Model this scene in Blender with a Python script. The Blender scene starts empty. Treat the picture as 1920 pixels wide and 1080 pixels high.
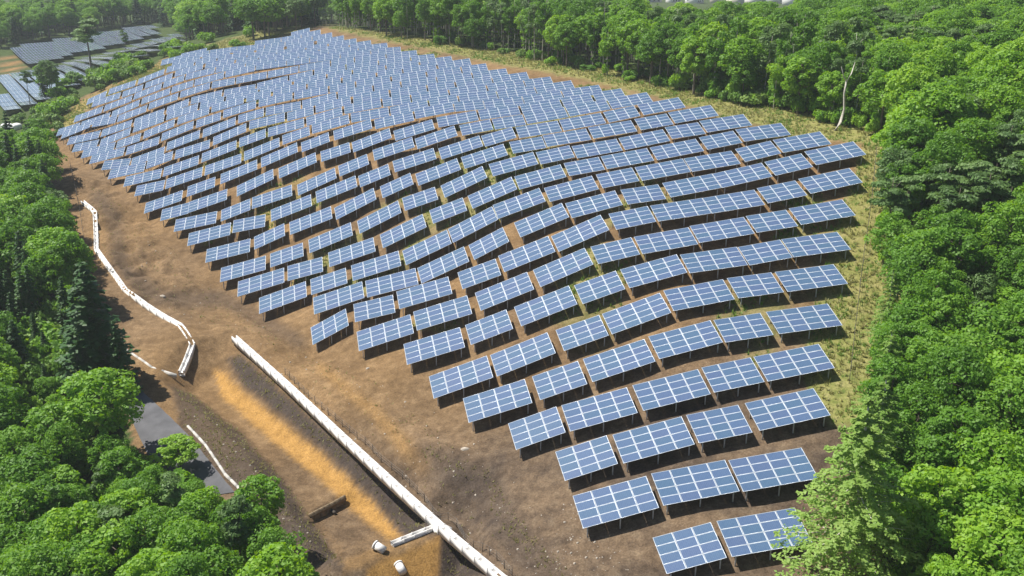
import bpy, math, random
import numpy as np
from mathutils import Matrix, Vector

random.seed(7); RNG = np.random.default_rng(11)
scene = bpy.context.scene
COL = scene.collection

# ------------------------------------------------------------------ camera, sky, sun, exposure
CAM_Z = 60.0
F, PITCH = 2050.0, math.radians(20.0)          # focal length in photo pixels (1920 wide), look-down angle
cam_data = bpy.data.cameras.new('camera'); cam = bpy.data.objects.new('camera', cam_data); COL.objects.link(cam)
cam_data.sensor_width = 36.0; cam_data.lens = 36.0 * F / 1920.0
cam_data.clip_start = 0.5; cam_data.clip_end = 6000.0
cam.location = (0, 0, CAM_Z); cam.rotation_euler = (math.pi / 2 - PITCH, 0, 0)
scene.camera = cam

SUN_EL, SUN_AZ = math.radians(58.0), math.radians(-70.0)   # azimuth from +Y, clockwise; about due left of the camera
world = bpy.data.worlds.new('World'); scene.world = world; world.use_nodes = True
wn = world.node_tree.nodes; wl = world.node_tree.links; wn.clear()
sky = wn.new('ShaderNodeTexSky'); sky.sky_type = 'NISHITA'; sky.sun_disc = False
sky.sun_elevation = SUN_EL; sky.sun_rotation = SUN_AZ; sky.altitude = 300; sky.air_density = 1.0; sky.dust_density = 1.2; sky.ozone_density = 1.0
bg = wn.new('ShaderNodeBackground'); bg.inputs['Strength'].default_value = 0.062
wo = wn.new('ShaderNodeOutputWorld'); wl.new(sky.outputs[0], bg.inputs[0]); wl.new(bg.outputs[0], wo.inputs[0])
sun_d = bpy.data.lights.new('sun', 'SUN'); sun_d.energy = 5.0; sun_d.angle = math.radians(0.53); sun_d.color = (1.0, 0.955, 0.88)
sun = bpy.data.objects.new('sun', sun_d); COL.objects.link(sun); sun.location = (-60, 20, 120)
sdir = Vector((math.sin(SUN_AZ) * math.cos(SUN_EL), math.cos(SUN_AZ) * math.cos(SUN_EL), math.sin(SUN_EL)))
sun.rotation_euler = (-sdir).to_track_quat('-Z', 'Y').to_euler()
vs = scene.view_settings; vs.view_transform = 'Standard'; vs.look = 'None'; vs.gamma = 1.0; vs.use_curve_mapping = False
vs.exposure = 0.55
scene.cycles.max_bounces = 6; scene.cycles.volume_bounces = 1; scene.cycles.volume_step_rate = 4.0; scene.cycles.volume_max_steps = 64; scene.cycles.transparent_max_bounces = 4; scene.cycles.use_denoising = True

# ------------------------------------------------------------------ pixels to directions
CP, SP = math.cos(PITCH), math.sin(PITCH)
AZ = math.radians(7.35); CA, SA = math.cos(AZ), math.sin(AZ)        # the table rows run along u; v counts rows away from the camera
TILT = math.radians(12.93); V0, ROWP, MW, MH = 73.4, 6.54, 1.67, 1.002
def ray(px, py):
    x, y = (px - 960) / F, (py - 540) / F
    return np.array([x, CP - y * SP, -SP - y * CP])
def uv(u, v): return (u * CA - v * SA, u * SA + v * CA)
def to_uv(x, y): return (x * CA + y * SA, -x * SA + y * CA)
def on_v(px, py, v):                       # where a pixel's ray meets the upright plane of a row
    d = ray(px, py); q = d * (v / (-d[0] * SA + d[1] * CA))
    return q[0] * CA + q[1] * SA, q[2] + CAM_Z
def at_z(px, py, z):
    d = ray(px, py); q = d * ((z - CAM_Z) / d[2]); return np.array([q[0], q[1], z])
def project(x, y, z):
    z = z - CAM_Z
    zc = y * CP - z * SP; up = y * SP + z * CP
    zc = np.where(np.abs(zc) < 1e-6, 1e-6, zc)
    return 960 + F * x / zc, 540 - F * up / zc, zc
def row_v(k): return V0 + ROWP * (k - 1)
def row_vb(k): return row_v(k) - 2 * MH * math.cos(TILT)

# bottom-edge corners of the tables in the photograph, row by row from the front: left x, y, right x, y, columns of panels
# per row: list of (BLx,BLy,BRx,BRy,n)
ROWS = {
1: [(1251,1076,1362,1046,3),(1374,1044,1522,1018,4)],
2: [(1093,991,1236,952,4),(1244,948,1387,921,4),(1394,922,1535,897,4)],
3: [(1058,902,1160,869,3),(1169,869,1303,833,4),(1311,831,1411,811,3),(1427,807,1555,779,4)],
4: [(966,844,1062,810,3),(1069,809,1196,774,4),(1207,770,1332,739,4),(1339,736,1434,716,3),(1440,715,1565,690,4)],
5: [(878,793,999,755,4),(1013,750,1101,720,3),(1112,716,1228,678,4),(1237,673,1355,642,4),(1361,642,1450,628,3),(1462,626,1579,610,4)],
6: [(812,748,926,707,4),(932,706,1042,662,4),(1058,658,1141,629,3),(1147,627,1259,586,4),(1263,583,1378,561,4),(1386,559,1469,548,3),(1478,547,1589,532,4)],
7: [(763,684,872,651,4),(882,647,963,616,3),(979,611,1081,571,4),(1093,570,1172,542,3),(1181,540,1288,511,4),(1295,512,1401,497,4),(1407,497,1485,483,3),(1490,482,1594,468,4)],
8: [(671,659,778,624,4),(781,620,886,588,4),(903,582,1000,543,4),(1014,538,1112,496,4),(1122,495,1200,477,3),(1206,476,1308,458,4),(1313,455,1414,438,4),(1420,436,1496,424,3),(1504,421,1603,404,4)],
9: [(586,647,654,610,3),(666,604,741,586,3),(747,580,850,550,4),(868,542,939,516,3),(946,510,1041,472,4),(1048,472,1142,431,4),(1158,430,1228,416,3),(1235,415,1334,400,4),(1336,400,1434,384,4),(1440,381,1514,366,3),(1520,363,1618,342,4)],
10: [(588,590,684,558,4),(688,558,785,533,4),(790,532,880,490,4),(888,488,956,452,3),(976,445,1067,407,4),(1072,409,1168,384,4),(1178,383,1248,373,3),(1258,370,1353,352,4),(1355,352,1448,331,4),(1455,329,1524,313,3),(1532,309,1623,290,4)],
11: [(485,589,576,556,4),(584,553,651,531,3),(661,527,753,498,4),(760,498,848,456,4),(850,455,933,412,4),(935,410,1022,378,4),(1033,378,1121,355,4),(1129,353,1200,339,3),(1204,339,1296,322,4),(1298,322,1389,307,4),(1399,303,1463,288,3),(1470,286,1558,270,4)],
12: [(443,557,535,529,4),(539,527,606,509,3),(617,501,705,471,4),(719,465,799,426,4),(813,419,875,395,3),(887,391,969,355,4),(975,355,1061,332,4),(1068,330,1134,318,3),(1138,317,1227,301,4),(1233,300,1320,283,4),(1329,280,1390,268,3),(1398,265,1481,253,4)],
13: [(410,530,500,505,4),(506,502,570,480,3),(580,475,662,441,4),(675,438,752,399,4),(760,395,821,374,3),(836,370,912,334,4),(927,330,1007,308,4),(1015,308,1077,295,3),(1081,297,1169,282,4),(1172,281,1257,264,4),(1262,260,1322,251,3),(1327,248,1410,235,4)],
14: [(384,493,469,472,4),(477,468,534,442,3),(545,440,622,410,4),(631,412,705,374,4),(719,371,774,346,3),(785,348,864,318,4),(873,316,951,291,4),(962,288,1025,277,3),(1027,275,1108,262,4),(1112,260,1196,246,4),(1201,244,1264,233,3),(1268,231,1346,217,4)],
15: [(349,462,433,440,4),(435,437,497,425,3),(508,416,585,386,4),(594,381,670,350,4),(676,351,732,328,3),(741,323,818,298,4),(828,299,906,274,4),(910,275,968,258,3),(973,259,1055,246,4),(1057,245,1137,231,4),(1141,230,1202,217,3),(1206,216,1287,201,4)],
16: [(324,435,406,418,4),(415,415,468,394,3),(472,392,548,367,4),(561,366,629,335,4),(637,331,692,308,3),(703,301,777,276,4),(782,280,859,254,4),(868,254,924,243,3)],
17: [(345,402,432,372,4),(445,368,512,336,4),(525,334,592,305,4),(604,303,656,286,3),(662,286,735,258,4),(742,264,815,242,4)],
18: [(269,401,341,376,4),(348,370,404,350,3),(414,345,481,318,4),(490,314,558,285,4),(567,285,617,266,3),(628,263,697,241,4),(705,242,776,226,4)],
}
# polylines for rows: (x,y) along the bottom edge, left end to right end; used for terrain and for filling tables
POLY = {
16: [(929,243),(1006,230),(1100,213),(1226,190)],
17: [(299,414),(339,404)],
-17:[(827,238),(880,228),(970,215),(1175,183)],
-18:[(778,224),(838,212),(970,199),(1128,176)],
19: [(251,368),(330,348),(398,324),(410,320),(470,298),(482,293),(530,272),(540,268),(590,250),(662,230),(732,218),(1080,166)],
20: [(230,350),(299,334),(312,329),(357,313),(366,310),(427,286),(437,282),(500,258),(510,256),(558,241),(590,233),(631,219),(706,203),(1038,159)],
21: [(201,337),(270,318),(326,298),(338,296),(402,272),(410,268),(472,242),(476,241),(524,229),(532,228),(598,211),(630,202),(993,149)],
22: [(189,318),(205,318),(310,288),(312,282),(382,258),(392,254),(446,232),(454,230),(500,217),(560,206),(954,142)],
23: [(166,308),(234,290),(286,276),(292,271),(352,244),(370,239),(421,221),(426,218),(474,204),(542,188),(570,183),(918,132)],
24: [(150,298),(214,280),(266,262),(274,259),(330,235),(356,226),(420,204),(452,195),(540,174),(884,123)],
}
POLY.update({
25: [(134,286),(218,264),(246,250),(252,248),(322,222)],
26: [(124,273),(180,260),(192,257),(228,242),(254,236),(312,214)],
27: [(112,263),(160,241),(230,226),(274,208),(334,186),(380,170)],
28: [(104,256),(150,241),(200,225),(254,201),(314,178),(380,157),(418,146),(444,141)],
29: [(136,231),(182,214),(240,192),(298,169),(340,153)],
30: [(170,202),(222,185),(278,164),(320,148)],
31: [(160,198),(208,176),(262,158),(304,140),(420,113)],
32: [(264,141),(282,134),(340,120),(360,117)],
})

# ------------------------------------------------------------------ mesh and object helpers
def link(o, parent=None):
    COL.objects.link(o)
    if parent is not None: o.parent = parent
    return o
def mesh_np(name, V, Fc, mats=(), midx=None, smooth=False):
    V = np.asarray(V, np.float32); me = bpy.data.meshes.new(name)
    if isinstance(Fc, np.ndarray):
        n, k = Fc.shape; flat = Fc.astype(np.int32).ravel(); starts = np.arange(n, dtype=np.int32) * k; tot = np.full(n, k, np.int32)
    else:
        n = len(Fc); tot = np.array([len(f) for f in Fc], np.int32); starts = np.concatenate([[0], np.cumsum(tot)[:-1]]).astype(np.int32)
        flat = np.fromiter((i for f in Fc for i in f), np.int32)
    me.vertices.add(len(V)); me.vertices.foreach_set('co', V.ravel())
    me.loops.add(len(flat)); me.loops.foreach_set('vertex_index', flat)
    me.polygons.add(n); me.polygons.foreach_set('loop_start', starts); me.polygons.foreach_set('loop_total', tot)
    for m in mats: me.materials.append(m)
    if midx is not None: me.polygons.foreach_set('material_index', np.asarray(midx, np.int32))
    if smooth: me.polygons.foreach_set('use_smooth', np.ones(n, bool))
    me.update(calc_edges=True); me.validate()
    return me
class MB:
    """collects shapes for one mesh"""
    def __init__(s): s.v = []; s.f = []; s.m = []
    def add(s, vs_, fs, m=0):
        o = len(s.v); s.v += [tuple(map(float, p)) for p in vs_]; s.f += [tuple(i + o for i in f) for f in fs]; s.m += [m] * len(fs)
    def box(s, lo, hi, m=0, M=None):
        x0, y0, z0 = lo; x1, y1, z1 = hi
        P = [(x0,y0,z0),(x1,y0,z0),(x1,y1,z0),(x0,y1,z0),(x0,y0,z1),(x1,y0,z1),(x1,y1,z1),(x0,y1,z1)]
        if M is not None: P = [tuple(M @ Vector(p)) for p in P]
        s.add(P, [(3,2,1,0),(4,5,6,7),(0,1,5,4),(1,2,6,5),(2,3,7,6),(3,0,4,7)], m)
    def tube(s, pts, rad, n=7, m=0, cap=True):
        pts = [np.array(p, float) for p in pts]; rings = []
        for i, p in enumerate(pts):
            d = pts[min(i + 1, len(pts) - 1)] - pts[max(i - 1, 0)]; d = d / (np.linalg.norm(d) + 1e-9)
            a = np.cross(d, (0, 0, 1) if abs(d[2]) < .9 else (1, 0, 0)); a /= np.linalg.norm(a); b = np.cross(d, a)
            r = rad[i] if hasattr(rad, '__len__') else rad
            rings.append([p + r * (math.cos(t) * a + math.sin(t) * b) for t in np.arange(n) * 2 * math.pi / n])
        vv = [q for r in rings for q in r]; ff = []
        for i in range(len(pts) - 1):
            for j in range(n):
                a0, a1 = i * n + j, i * n + (j + 1) % n; ff.append((a0, a1, a1 + n, a0 + n))
        if cap: ff.append(tuple(range(n))[::-1]); ff.append(tuple((len(pts) - 1) * n + j for j in range(n)))
        s.add(vv, ff, m)
    def mesh(s, name, mats, smooth=False): return mesh_np(name, s.v, s.f, mats, s.m, smooth)
    def build(s, name, mats, parent=None, smooth=False): return link(bpy.data.objects.new(name, s.mesh(name, mats, smooth)), parent)
def tag(o, label=None, cat=None, group=None, kind=None):
    if label: o['label'] = label
    if cat: o['category'] = cat
    if group: o['group'] = group
    if kind: o['kind'] = kind
    return o
def empty(name, loc):
    o = bpy.data.objects.new(name, None); o.location = loc; o.empty_display_size = .5; return link(o)
def vnoise(x, y, seed=0):
    """smooth value noise on arrays"""
    xi, yi = np.floor(x).astype(np.int64), np.floor(y).astype(np.int64); fx, fy = x - xi, y - yi
    fx = fx * fx * (3 - 2 * fx); fy = fy * fy * (3 - 2 * fy)
    def h(a, b):
        n = (a * 374761393 + b * 668265263 + seed * 974634721) & 0xffffffff; n = ((n ^ (n >> 13)) * 1274126177) & 0xffffffff
        return ((n ^ (n >> 16)) & 0xffff) / 65535.0
    return (h(xi, yi) * (1 - fx) + h(xi + 1, yi) * fx) * (1 - fy) + (h(xi, yi + 1) * (1 - fx) + h(xi + 1, yi + 1) * fx) * fy
def fbm(x, y, seed=0, oct=4): return sum(vnoise(x * 2 ** i, y * 2 ** i, seed + i) * .5 ** i for i in range(oct)) / (2 - .5 ** (oct - 1)) - .5
def in_poly(px, py, poly):
    px = np.asarray(px, float); py = np.asarray(py, float); r = np.zeros(px.shape, bool); n = len(poly)
    for i in range(n):
        (x0, y0), (x1, y1) = poly[i], poly[(i + 1) % n]
        if y0 == y1: continue
        c = ((y0 > py) != (y1 > py)) & (px < (x1 - x0) * (py - y0) / (y1 - y0) + x0); r ^= c
    return r
def seg_dist(px, py, pts, closed=False):
    """distance to a polyline and how far along it (0..n)"""
    best = np.full(np.shape(px), 1e9); par = np.zeros(np.shape(px)); n = len(pts)
    for i in range(n if closed else n - 1):
        a, b = np.array(pts[i][:2], float), np.array(pts[(i + 1) % n][:2], float); d = b - a
        t = np.clip(((px - a[0]) * d[0] + (py - a[1]) * d[1]) / (d @ d + 1e-9), 0, 1)
        e = np.hypot(px - a[0] - t * d[0], py - a[1] - t * d[1]); m = e < best
        best = np.where(m, e, best); par = np.where(m, i + t, par)
    return best, par
def sstep(a, b, x): t = np.clip((x - a) / (b - a), 0, 1); return t * t * (3 - 2 * t)

# ------------------------------------------------------------------ materials
def mat(name):
    m = bpy.data.materials.new(name); m.use_nodes = True; return m, m.node_tree.nodes, m.node_tree.links, m.node_tree.nodes['Principled BSDF']
def plain(name, col, rough=.7, metal=0., noise=.12, scale=3., bump=0., spec=.4):
    m, n, l, b = mat(name)
    b.inputs['Roughness'].default_value = rough; b.inputs['Metallic'].default_value = metal; b.inputs['Specular IOR Level'].default_value = spec
    g = n.new('ShaderNodeNewGeometry'); t = n.new('ShaderNodeTexNoise'); t.inputs['Scale'].default_value = scale; t.inputs['Detail'].default_value = 5
    l.new(g.outputs['Position'], t.inputs['Vector'])
    r = n.new('ShaderNodeMapRange'); r.inputs[1].default_value = .3; r.inputs[2].default_value = .7; r.inputs[3].default_value = 1 - noise; r.inputs[4].default_value = 1 + noise
    l.new(t.outputs['Fac'], r.inputs[0])
    x = n.new('ShaderNodeMix'); x.data_type = 'RGBA'; x.blend_type = 'MULTIPLY'; x.inputs['Factor'].default_value = 1; x.inputs['A'].default_value = (*col, 1)
    l.new(r.outputs[0], x.inputs['B']); l.new(x.outputs['Result'], b.inputs['Base Color'])
    if bump:
        bp = n.new('ShaderNodeBump'); bp.inputs['Strength'].default_value = bump; bp.inputs['Distance'].default_value = .05; l.new(t.outputs['Fac'], bp.inputs['Height']); l.new(bp.outputs[0], b.inputs['Normal'])
    return m
M_FRAME = plain('aluminium_frame', (.55, .59, .64), .35, .3, .05)
M_BACK = plain('white_backsheet', (.52, .59, .68), .25, 0, .03)
M_STEEL = plain('galvanised_steel', (.55, .55, .55), .5, .25, .1)
M_CONC = plain('pale_concrete', (.74, .72, .69), .85, 0, .12, 2., .2)
M_CONC2 = plain('weathered_concrete', (.5, .48, .45), .9, 0, .2, 2., .3)
M_POST = plain('dark_post', (.09, .075, .06), .8)
M_WIRE = plain('wire', (.2, .19, .18), .5, .7)
M_STONE = plain('pale_stone', (.40, .35, .29), .9, 0, .25, 5., .3)
def cell_mat():
    m, n, l, b = mat('blue_solar_cells')
    oi = n.new('ShaderNodeObjectInfo'); g = n.new('ShaderNodeNewGeometry')
    a = n.new('ShaderNodeMath'); a.operation = 'ADD'; l.new(oi.outputs['Random'], a.inputs[0]); l.new(g.outputs['Random Per Island'], a.inputs[1])
    fr = n.new('ShaderNodeMath'); fr.operation = 'FRACT'; l.new(a.outputs[0], fr.inputs[0])
    cr = n.new('ShaderNodeValToRGB'); l.new(fr.outputs[0], cr.inputs[0]); e = cr.color_ramp.elements
    e[0].position = 0; e[0].color = (.076, .126, .222, 1); e[1].position = 1; e[1].color = (.084, .126, .228, 1)
    x = cr.color_ramp.elements.new(.35); x.color = (.072, .134, .216, 1)
    x = cr.color_ramp.elements.new(.7); x.color = (.082, .134, .238, 1)
    # cell grid: faint pale bus lines on the object's own face
    tc = n.new('ShaderNodeTexCoord'); bk = n.new('ShaderNodeTexBrick'); bk.offset = 0; bk.squash = 1
    bk.inputs['Scale'].default_value = 1; bk.inputs['Mortar Size'].default_value = .006; bk.inputs['Brick Width'].default_value = .156; bk.inputs['Row Height'].default_value = .156
    bk.inputs['Color1'].default_value = (1, 1, 1, 1); bk.inputs['Color2'].default_value = (.86, .9, .95, 1); bk.inputs['Mortar'].default_value = (1.5, 1.45, 1.35, 1)
    l.new(tc.outputs['Object'], bk.inputs['Vector'])
    mx = n.new('ShaderNodeMix'); mx.data_type = 'RGBA'; mx.blend_type = 'MULTIPLY'; mx.inputs['Factor'].default_value = 1
    l.new(cr.outputs[0], mx.inputs['A']); l.new(bk.outputs['Color'], mx.inputs['B']); l.new(mx.outputs['Result'], b.inputs['Base Color'])
    b.inputs['Roughness'].default_value = .22; b.inputs['Specular IOR Level'].default_value = .9
    b.inputs['Coat Weight'].default_value = 1.0; b.inputs['Coat IOR'].default_value = 1.7; b.inputs['Coat Roughness'].default_value = .08
    return m
M_CELL = cell_mat()
def leaf_mat(name, c0, c1, c2, trans=.32):
    m, n, l, b = mat(name); n.remove(b); out = n['Material Output']
    oi = n.new('ShaderNodeObjectInfo'); g = n.new('ShaderNodeNewGeometry')
    cr = n.new('ShaderNodeValToRGB'); e = cr.color_ramp.elements; e[0].color = (*c0, 1); e[1].color = (*c2, 1); x = cr.color_ramp.elements.new(.5); x.color = (*c1, 1)
    t = n.new('ShaderNodeTexNoise'); t.inputs['Scale'].default_value = .55; t.inputs['Detail'].default_value = 3; l.new(g.outputs['Position'], t.inputs['Vector'])
    a = n.new('ShaderNodeMath'); a.operation = 'MULTIPLY_ADD'; a.inputs[1].default_value = .45; l.new(oi.outputs['Random'], a.inputs[0])
    c = n.new('ShaderNodeMath'); c.operation = 'MULTIPLY_ADD'; c.inputs[1].default_value = .35; l.new(g.outputs['Random Per Island'], c.inputs[0]); l.new(a.outputs[0], c.inputs[2])
    d = n.new('ShaderNodeMath'); d.operation = 'MULTIPLY_ADD'; d.inputs[1].default_value = .7; d.inputs[2].default_value = -.25; l.new(t.outputs['Fac'], d.inputs[0]); l.new(d.outputs[0], a.inputs[2])
    l.new(c.outputs[0], cr.inputs[0])
    df = n.new('ShaderNodeBsdfPrincipled'); df.inputs['Roughness'].default_value = .55; df.inputs['Specular IOR Level'].default_value = .35; l.new(cr.outputs[0], df.inputs['Base Color'])
    tr = n.new('ShaderNodeBsdfTranslucent'); hs = n.new('ShaderNodeHueSaturation'); hs.inputs['Hue'].default_value = .485; hs.inputs['Saturation'].default_value = 1.1; hs.inputs['Value'].default_value = 1.5
    l.new(cr.outputs[0], hs.inputs['Color']); l.new(hs.outputs[0], tr.inputs[0])
    ms = n.new('ShaderNodeMixShader'); ms.inputs[0].default_value = trans; l.new(df.outputs[0], ms.inputs[1]); l.new(tr.outputs[0], ms.inputs[2]); l.new(ms.outputs[0], out.inputs[0])
    return m
L_BROAD = leaf_mat('broadleaf_green', (.075, .18, .022), (.13, .285, .030), (.21, .38, .042), .42)
L_BRIGHT = leaf_mat('young_leaf_green', (.12, .27, .026), (.20, .38, .034), (.30, .47, .05), .4)
L_DARK = leaf_mat('dark_conifer_green', (.028, .085, .022), (.048, .125, .028), (.085, .19, .036), .25)
L_PINE = leaf_mat('pine_grey_green', (.075, .15, .045), (.125, .22, .062), (.18, .29, .085), .32)
L_LARCH = leaf_mat('larch_soft_green', (.14, .26, .045), (.22, .36, .07), (.36, .48, .13), .4)
L_GRASS = leaf_mat('dry_grass', (.16, .19, .05), (.27, .26, .09), (.38, .33, .14), .25)
L_WEED = leaf_mat('green_weed', (.07, .17, .02), (.13, .25, .035), (.24, .32, .07), .25)
M_BARK = plain('grey_bark', (.17, .14, .11), .9, 0, .3, 4., .4)
M_PALEBARK = plain('pale_bark', (.52, .48, .42), .8, 0, .2, 4., .3)

# ------------------------------------------------------------------ terrain
CLEAR = 1.25                                # lower panel edge above the ground
ctrl = []
for k, ts in ROWS.items():
    for (a, b, c, d, n) in ts:
        for px, py in ((a, b), (c, d)):
            u, z = on_v(px, py, row_vb(k)); ctrl.append((u, row_vb(k), z - CLEAR))
for k, pl in POLY.items():
    for px, py in pl:
        u, z = on_v(px, py, row_vb(abs(k))); ctrl.append((u, row_vb(abs(k)), z - CLEAR))
PROF = [(-78, 7.6), (-66, 8.6), (-57.8, 9.9), (-51.1, 11.6), (-45.5, 13.4), (-38.7, 16.1), (-35.9, 17), (-29.1, 19.2), (-25.7, 20), (-16.4, 22.1), (2, 25), (20.4, 26.7)]
for k in range(26, 37, 2):
    for u, z in (PROF if k < 28 else [(-25.7, 22.5), (-16.4, 23.7), (-6, 24.9), (2, 25.6), (8, 26.2)] if k < 33 else [(-54, 18), (-45, 20.4), (-34, 22.3), (-20, 23.9), (-10, 25.0)]):
        if u < 16 - 3.2 * (k - 25) and (u > -27 or k > 32): ctrl.append((u, row_vb(k), z - CLEAR))
for k, (px, py) in {25: (842, 106), 26: (808, 100), 28: (745, 87), 30: (690, 75), 32: (640, 64), 34: (597, 54)}.items():
    v = row_vb(k) + 3.9; u, z = on_v(px, py, v); ctrl.append((u, v, z - CLEAR - .9))
for px, py, z in [(440,640,7.4),(540,730,7.2),(640,820,7.0),(740,905,6.85),(830,985,6.7),(945,1080,6.5),(235,545,7.8),(340,612,7.4),(360,650,7.2),(178,400,8.2),(155,380,8.3),
                  (330,715,6.2),(430,880,5.2),(560,1000,4.2),(270,770,5.4),(100,1000,1),(60,700,5.2),(200,600,6.9),(100,420,7.5),(60,330,8),(0,300,8),
                  (60,200,6),(200,110,6.5),(330,60,8),(0,140,5),(150,60,7),(0,60,4)]:
    p = at_z(px, py, z); u, v = to_uv(p[0], p[1]); ctrl.append((u, v, z))
ctrl += [(45,72,12),(70,72,14),(110,72,15),(60,100,19.5),(90,100,21),(140,100,21),(75,130,28),(110,130,29),(170,130,28),(60,165,28),(110,170,29),(180,170,30),
         (35,215,27),(80,215,27),(150,215,28),(10,265,26.5),(60,265,24),(140,265,26),(-12,300,24.6),(-40,345,20),(40,340,17),(120,340,20),(-100,450,6),(0,450,8),(150,450,13),
         (0,700,-10),(-300,700,-8),(300,700,-12),(0,1400,-15),(-700,1400,-10),(800,1400,-15),(-250,450,5),(-400,300,4),(300,200,20),(400,80,16),(-200,150,2),(-250,60,0),
         (0,45,8),(40,40,9),(-60,50,0),(100,40,13),(0,0,4),(0,-60,4),(200,-40,10),(-200,-40,-2),(0,2600,-18),(-1200,2600,-15),(1300,2600,-18),(-1200,600,0),(1200,600,0)]
ctrl = np.array(ctrl)
def _phi(r2): return np.where(r2 > 0, .5 * r2 * np.log(r2 + 1e-12), 0)
_P = ctrl[:, :2] / 100.0; _n = len(_P)
_K = _phi(((_P[:, None] - _P[None]) ** 2).sum(-1)) + np.eye(_n) * 4e-5
_A = np.zeros((_n + 3, _n + 3)); _A[:_n, :_n] = _K; _A[:_n, _n] = 1; _A[:_n, _n + 1:] = _P; _A[_n, :_n] = 1; _A[_n + 1:, :_n] = _P.T
_W = np.linalg.solve(_A, np.concatenate([ctrl[:, 2], np.zeros(3)]))
def base_z(x, y):
    u, v = to_uv(np.asarray(x, float), np.asarray(y, float)); sh = u.shape; q = np.stack([u.ravel(), v.ravel()], 1) / 100.0; out = np.empty(len(q))
    for i in range(0, len(q), 20000):
        s = q[i:i + 20000]; out[i:i + 20000] = _phi(((s[:, None] - _P[None]) ** 2).sum(-1)) @ _W[:_n] + _W[_n] + s @ _W[_n + 1:]
    return out.reshape(sh)
def px_poly(pts, z): return [tuple(at_z(a, b, z)[:2]) for a, b in pts]
POND_A = px_poly([(398,708),(418,737),(452,765),(500,803),(560,853),(602,884),(640,915),(652,940),(585,962),(545,915),(500,850),(450,800),(400,762),(362,735)], 4.0)
POND_B = px_poly([(650,947),(690,968),(735,1005),(640,1048),(590,978)], 3.1)
POND_C = px_poly([(705,1085),(818,1035),(815,1140),(690,1140)], 2.6)
DAM = px_poly([(655,1048),(735,1016),(822,988)], 6.2)
FLUME_A = px_poly([(440,640),(540,727),(640,818),(740,907),(828,985),(945,1080),(1010,1136)], 7.0)
def shape_z(x, y, z):
    fa = np.interp(seg_dist(x, y, FLUME_A)[1], [0, 6], [7.4, 6.4]); df = seg_dist(x, y, FLUME_A)[0]
    z = np.where(df < 6, z + (fa - z) * (1 - sstep(.8, 6, df)), z)
    for poly, fl, sl in ((POND_A, 4.0, .62), (POND_B, 3.1, .62), (POND_C, 2.6, .8)):
        d = seg_dist(x, y, poly, True)[0]; d = np.where(in_poly(x, y, poly), -d, d)
        if poly is POND_B: da = seg_dist(x, y, POND_A, True)[0]; sl = np.where(in_poly(x, y, POND_A) | (da < .6), 4.0, sl)
        z = np.minimum(z, fl + np.maximum(0, d - .2) * sl)
    dd = seg_dist(x, y, DAM)[0]; z = np.maximum(z, np.where(dd < 6, 6.2 - np.maximum(0, dd - 1.3) * .85, -99))
    return z
def axis(lo, hi, step, far_lo, far_hi, g=1.13):
    a = list(np.arange(lo, hi, step)); s = step; l, r = [], []
    x = a[0]
    while x > far_lo: s *= g; x -= s; l.append(x)
    s = step; x = a[-1]
    while x < far_hi: s *= g; x += s; r.append(x)
    return np.array(l[::-1] + a + r)
GX = axis(-118, 108, .5, -2500, 2500); GY = axis(60, 312, .5, -120, 3800)
X, Y = np.meshgrid(GX, GY); Z = base_z(X, Y)
near = (X > -125) & (X < 110) & (Y > 50) & (Y < 330)
PX, PY, PZ = project(X, Y, Z)
GULLY = [(140,330),(200,345),(265,420),(300,470),(370,540),(330,580),(250,560),(195,470),(170,400)]
BANK = [(160,340),(270,420),(420,570),(560,660),(700,720),(860,850),(980,1090),(900,1090),(600,800),(440,640),(370,600),(260,560),(190,470)]
gw = in_poly(PX, PY, GULLY) & near; bw = in_poly(PX, PY, BANK) & near
Z = np.where(near, shape_z(X, Y, Z), Z)
bw = bw & (seg_dist(X, Y, FLUME_A)[0] > 2.2)
rid = 1 - 2 * np.abs(fbm(X * .22, Y * .22, 5))
Z = Z + np.where(gw, (rid - .75) * 2.2, 0) + np.where(bw, fbm(X * .3, Y * .3, 9) * .95 + (1 - 2 * np.abs(fbm(X * .5 + Y * .2, Y * .5, 15))) * .22, 0) + np.where(near, fbm(X * .8, Y * .8, 3) * .12, 0)
Z = Z + np.where(Y > 330, fbm(X * .02, Y * .02, 21) * 6 * sstep(330, 600, Y), 0)
def ground(x, y):
    x = np.asarray(x, float); y = np.asarray(y, float)
    i = np.clip(np.searchsorted(GX, x) - 1, 0, len(GX) - 2); j = np.clip(np.searchsorted(GY, y) - 1, 0, len(GY) - 2)
    fx = (x - GX[i]) / (GX[i + 1] - GX[i]); fy = (y - GY[j]) / (GY[j + 1] - GY[j])
    return (Z[j, i] * (1 - fx) + Z[j, i + 1] * fx) * (1 - fy) + (Z[j + 1, i] * (1 - fx) + Z[j + 1, i + 1] * fx) * fy
def hit(px, py, tmin=40, tmax=2500):
    """the ground point seen at a pixel"""
    d = ray(px, py); t = np.concatenate([np.arange(tmin, 400, .25), np.arange(400, tmax, 2.0)])
    zz = CAM_Z + d[2] * t; g = ground(d[0] * t, d[1] * t); w = np.nonzero(zz < g)[0]
    i = w[0] if len(w) else len(t) - 1
    return np.array([d[0] * t[i], d[1] * t[i], g[i]])

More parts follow.
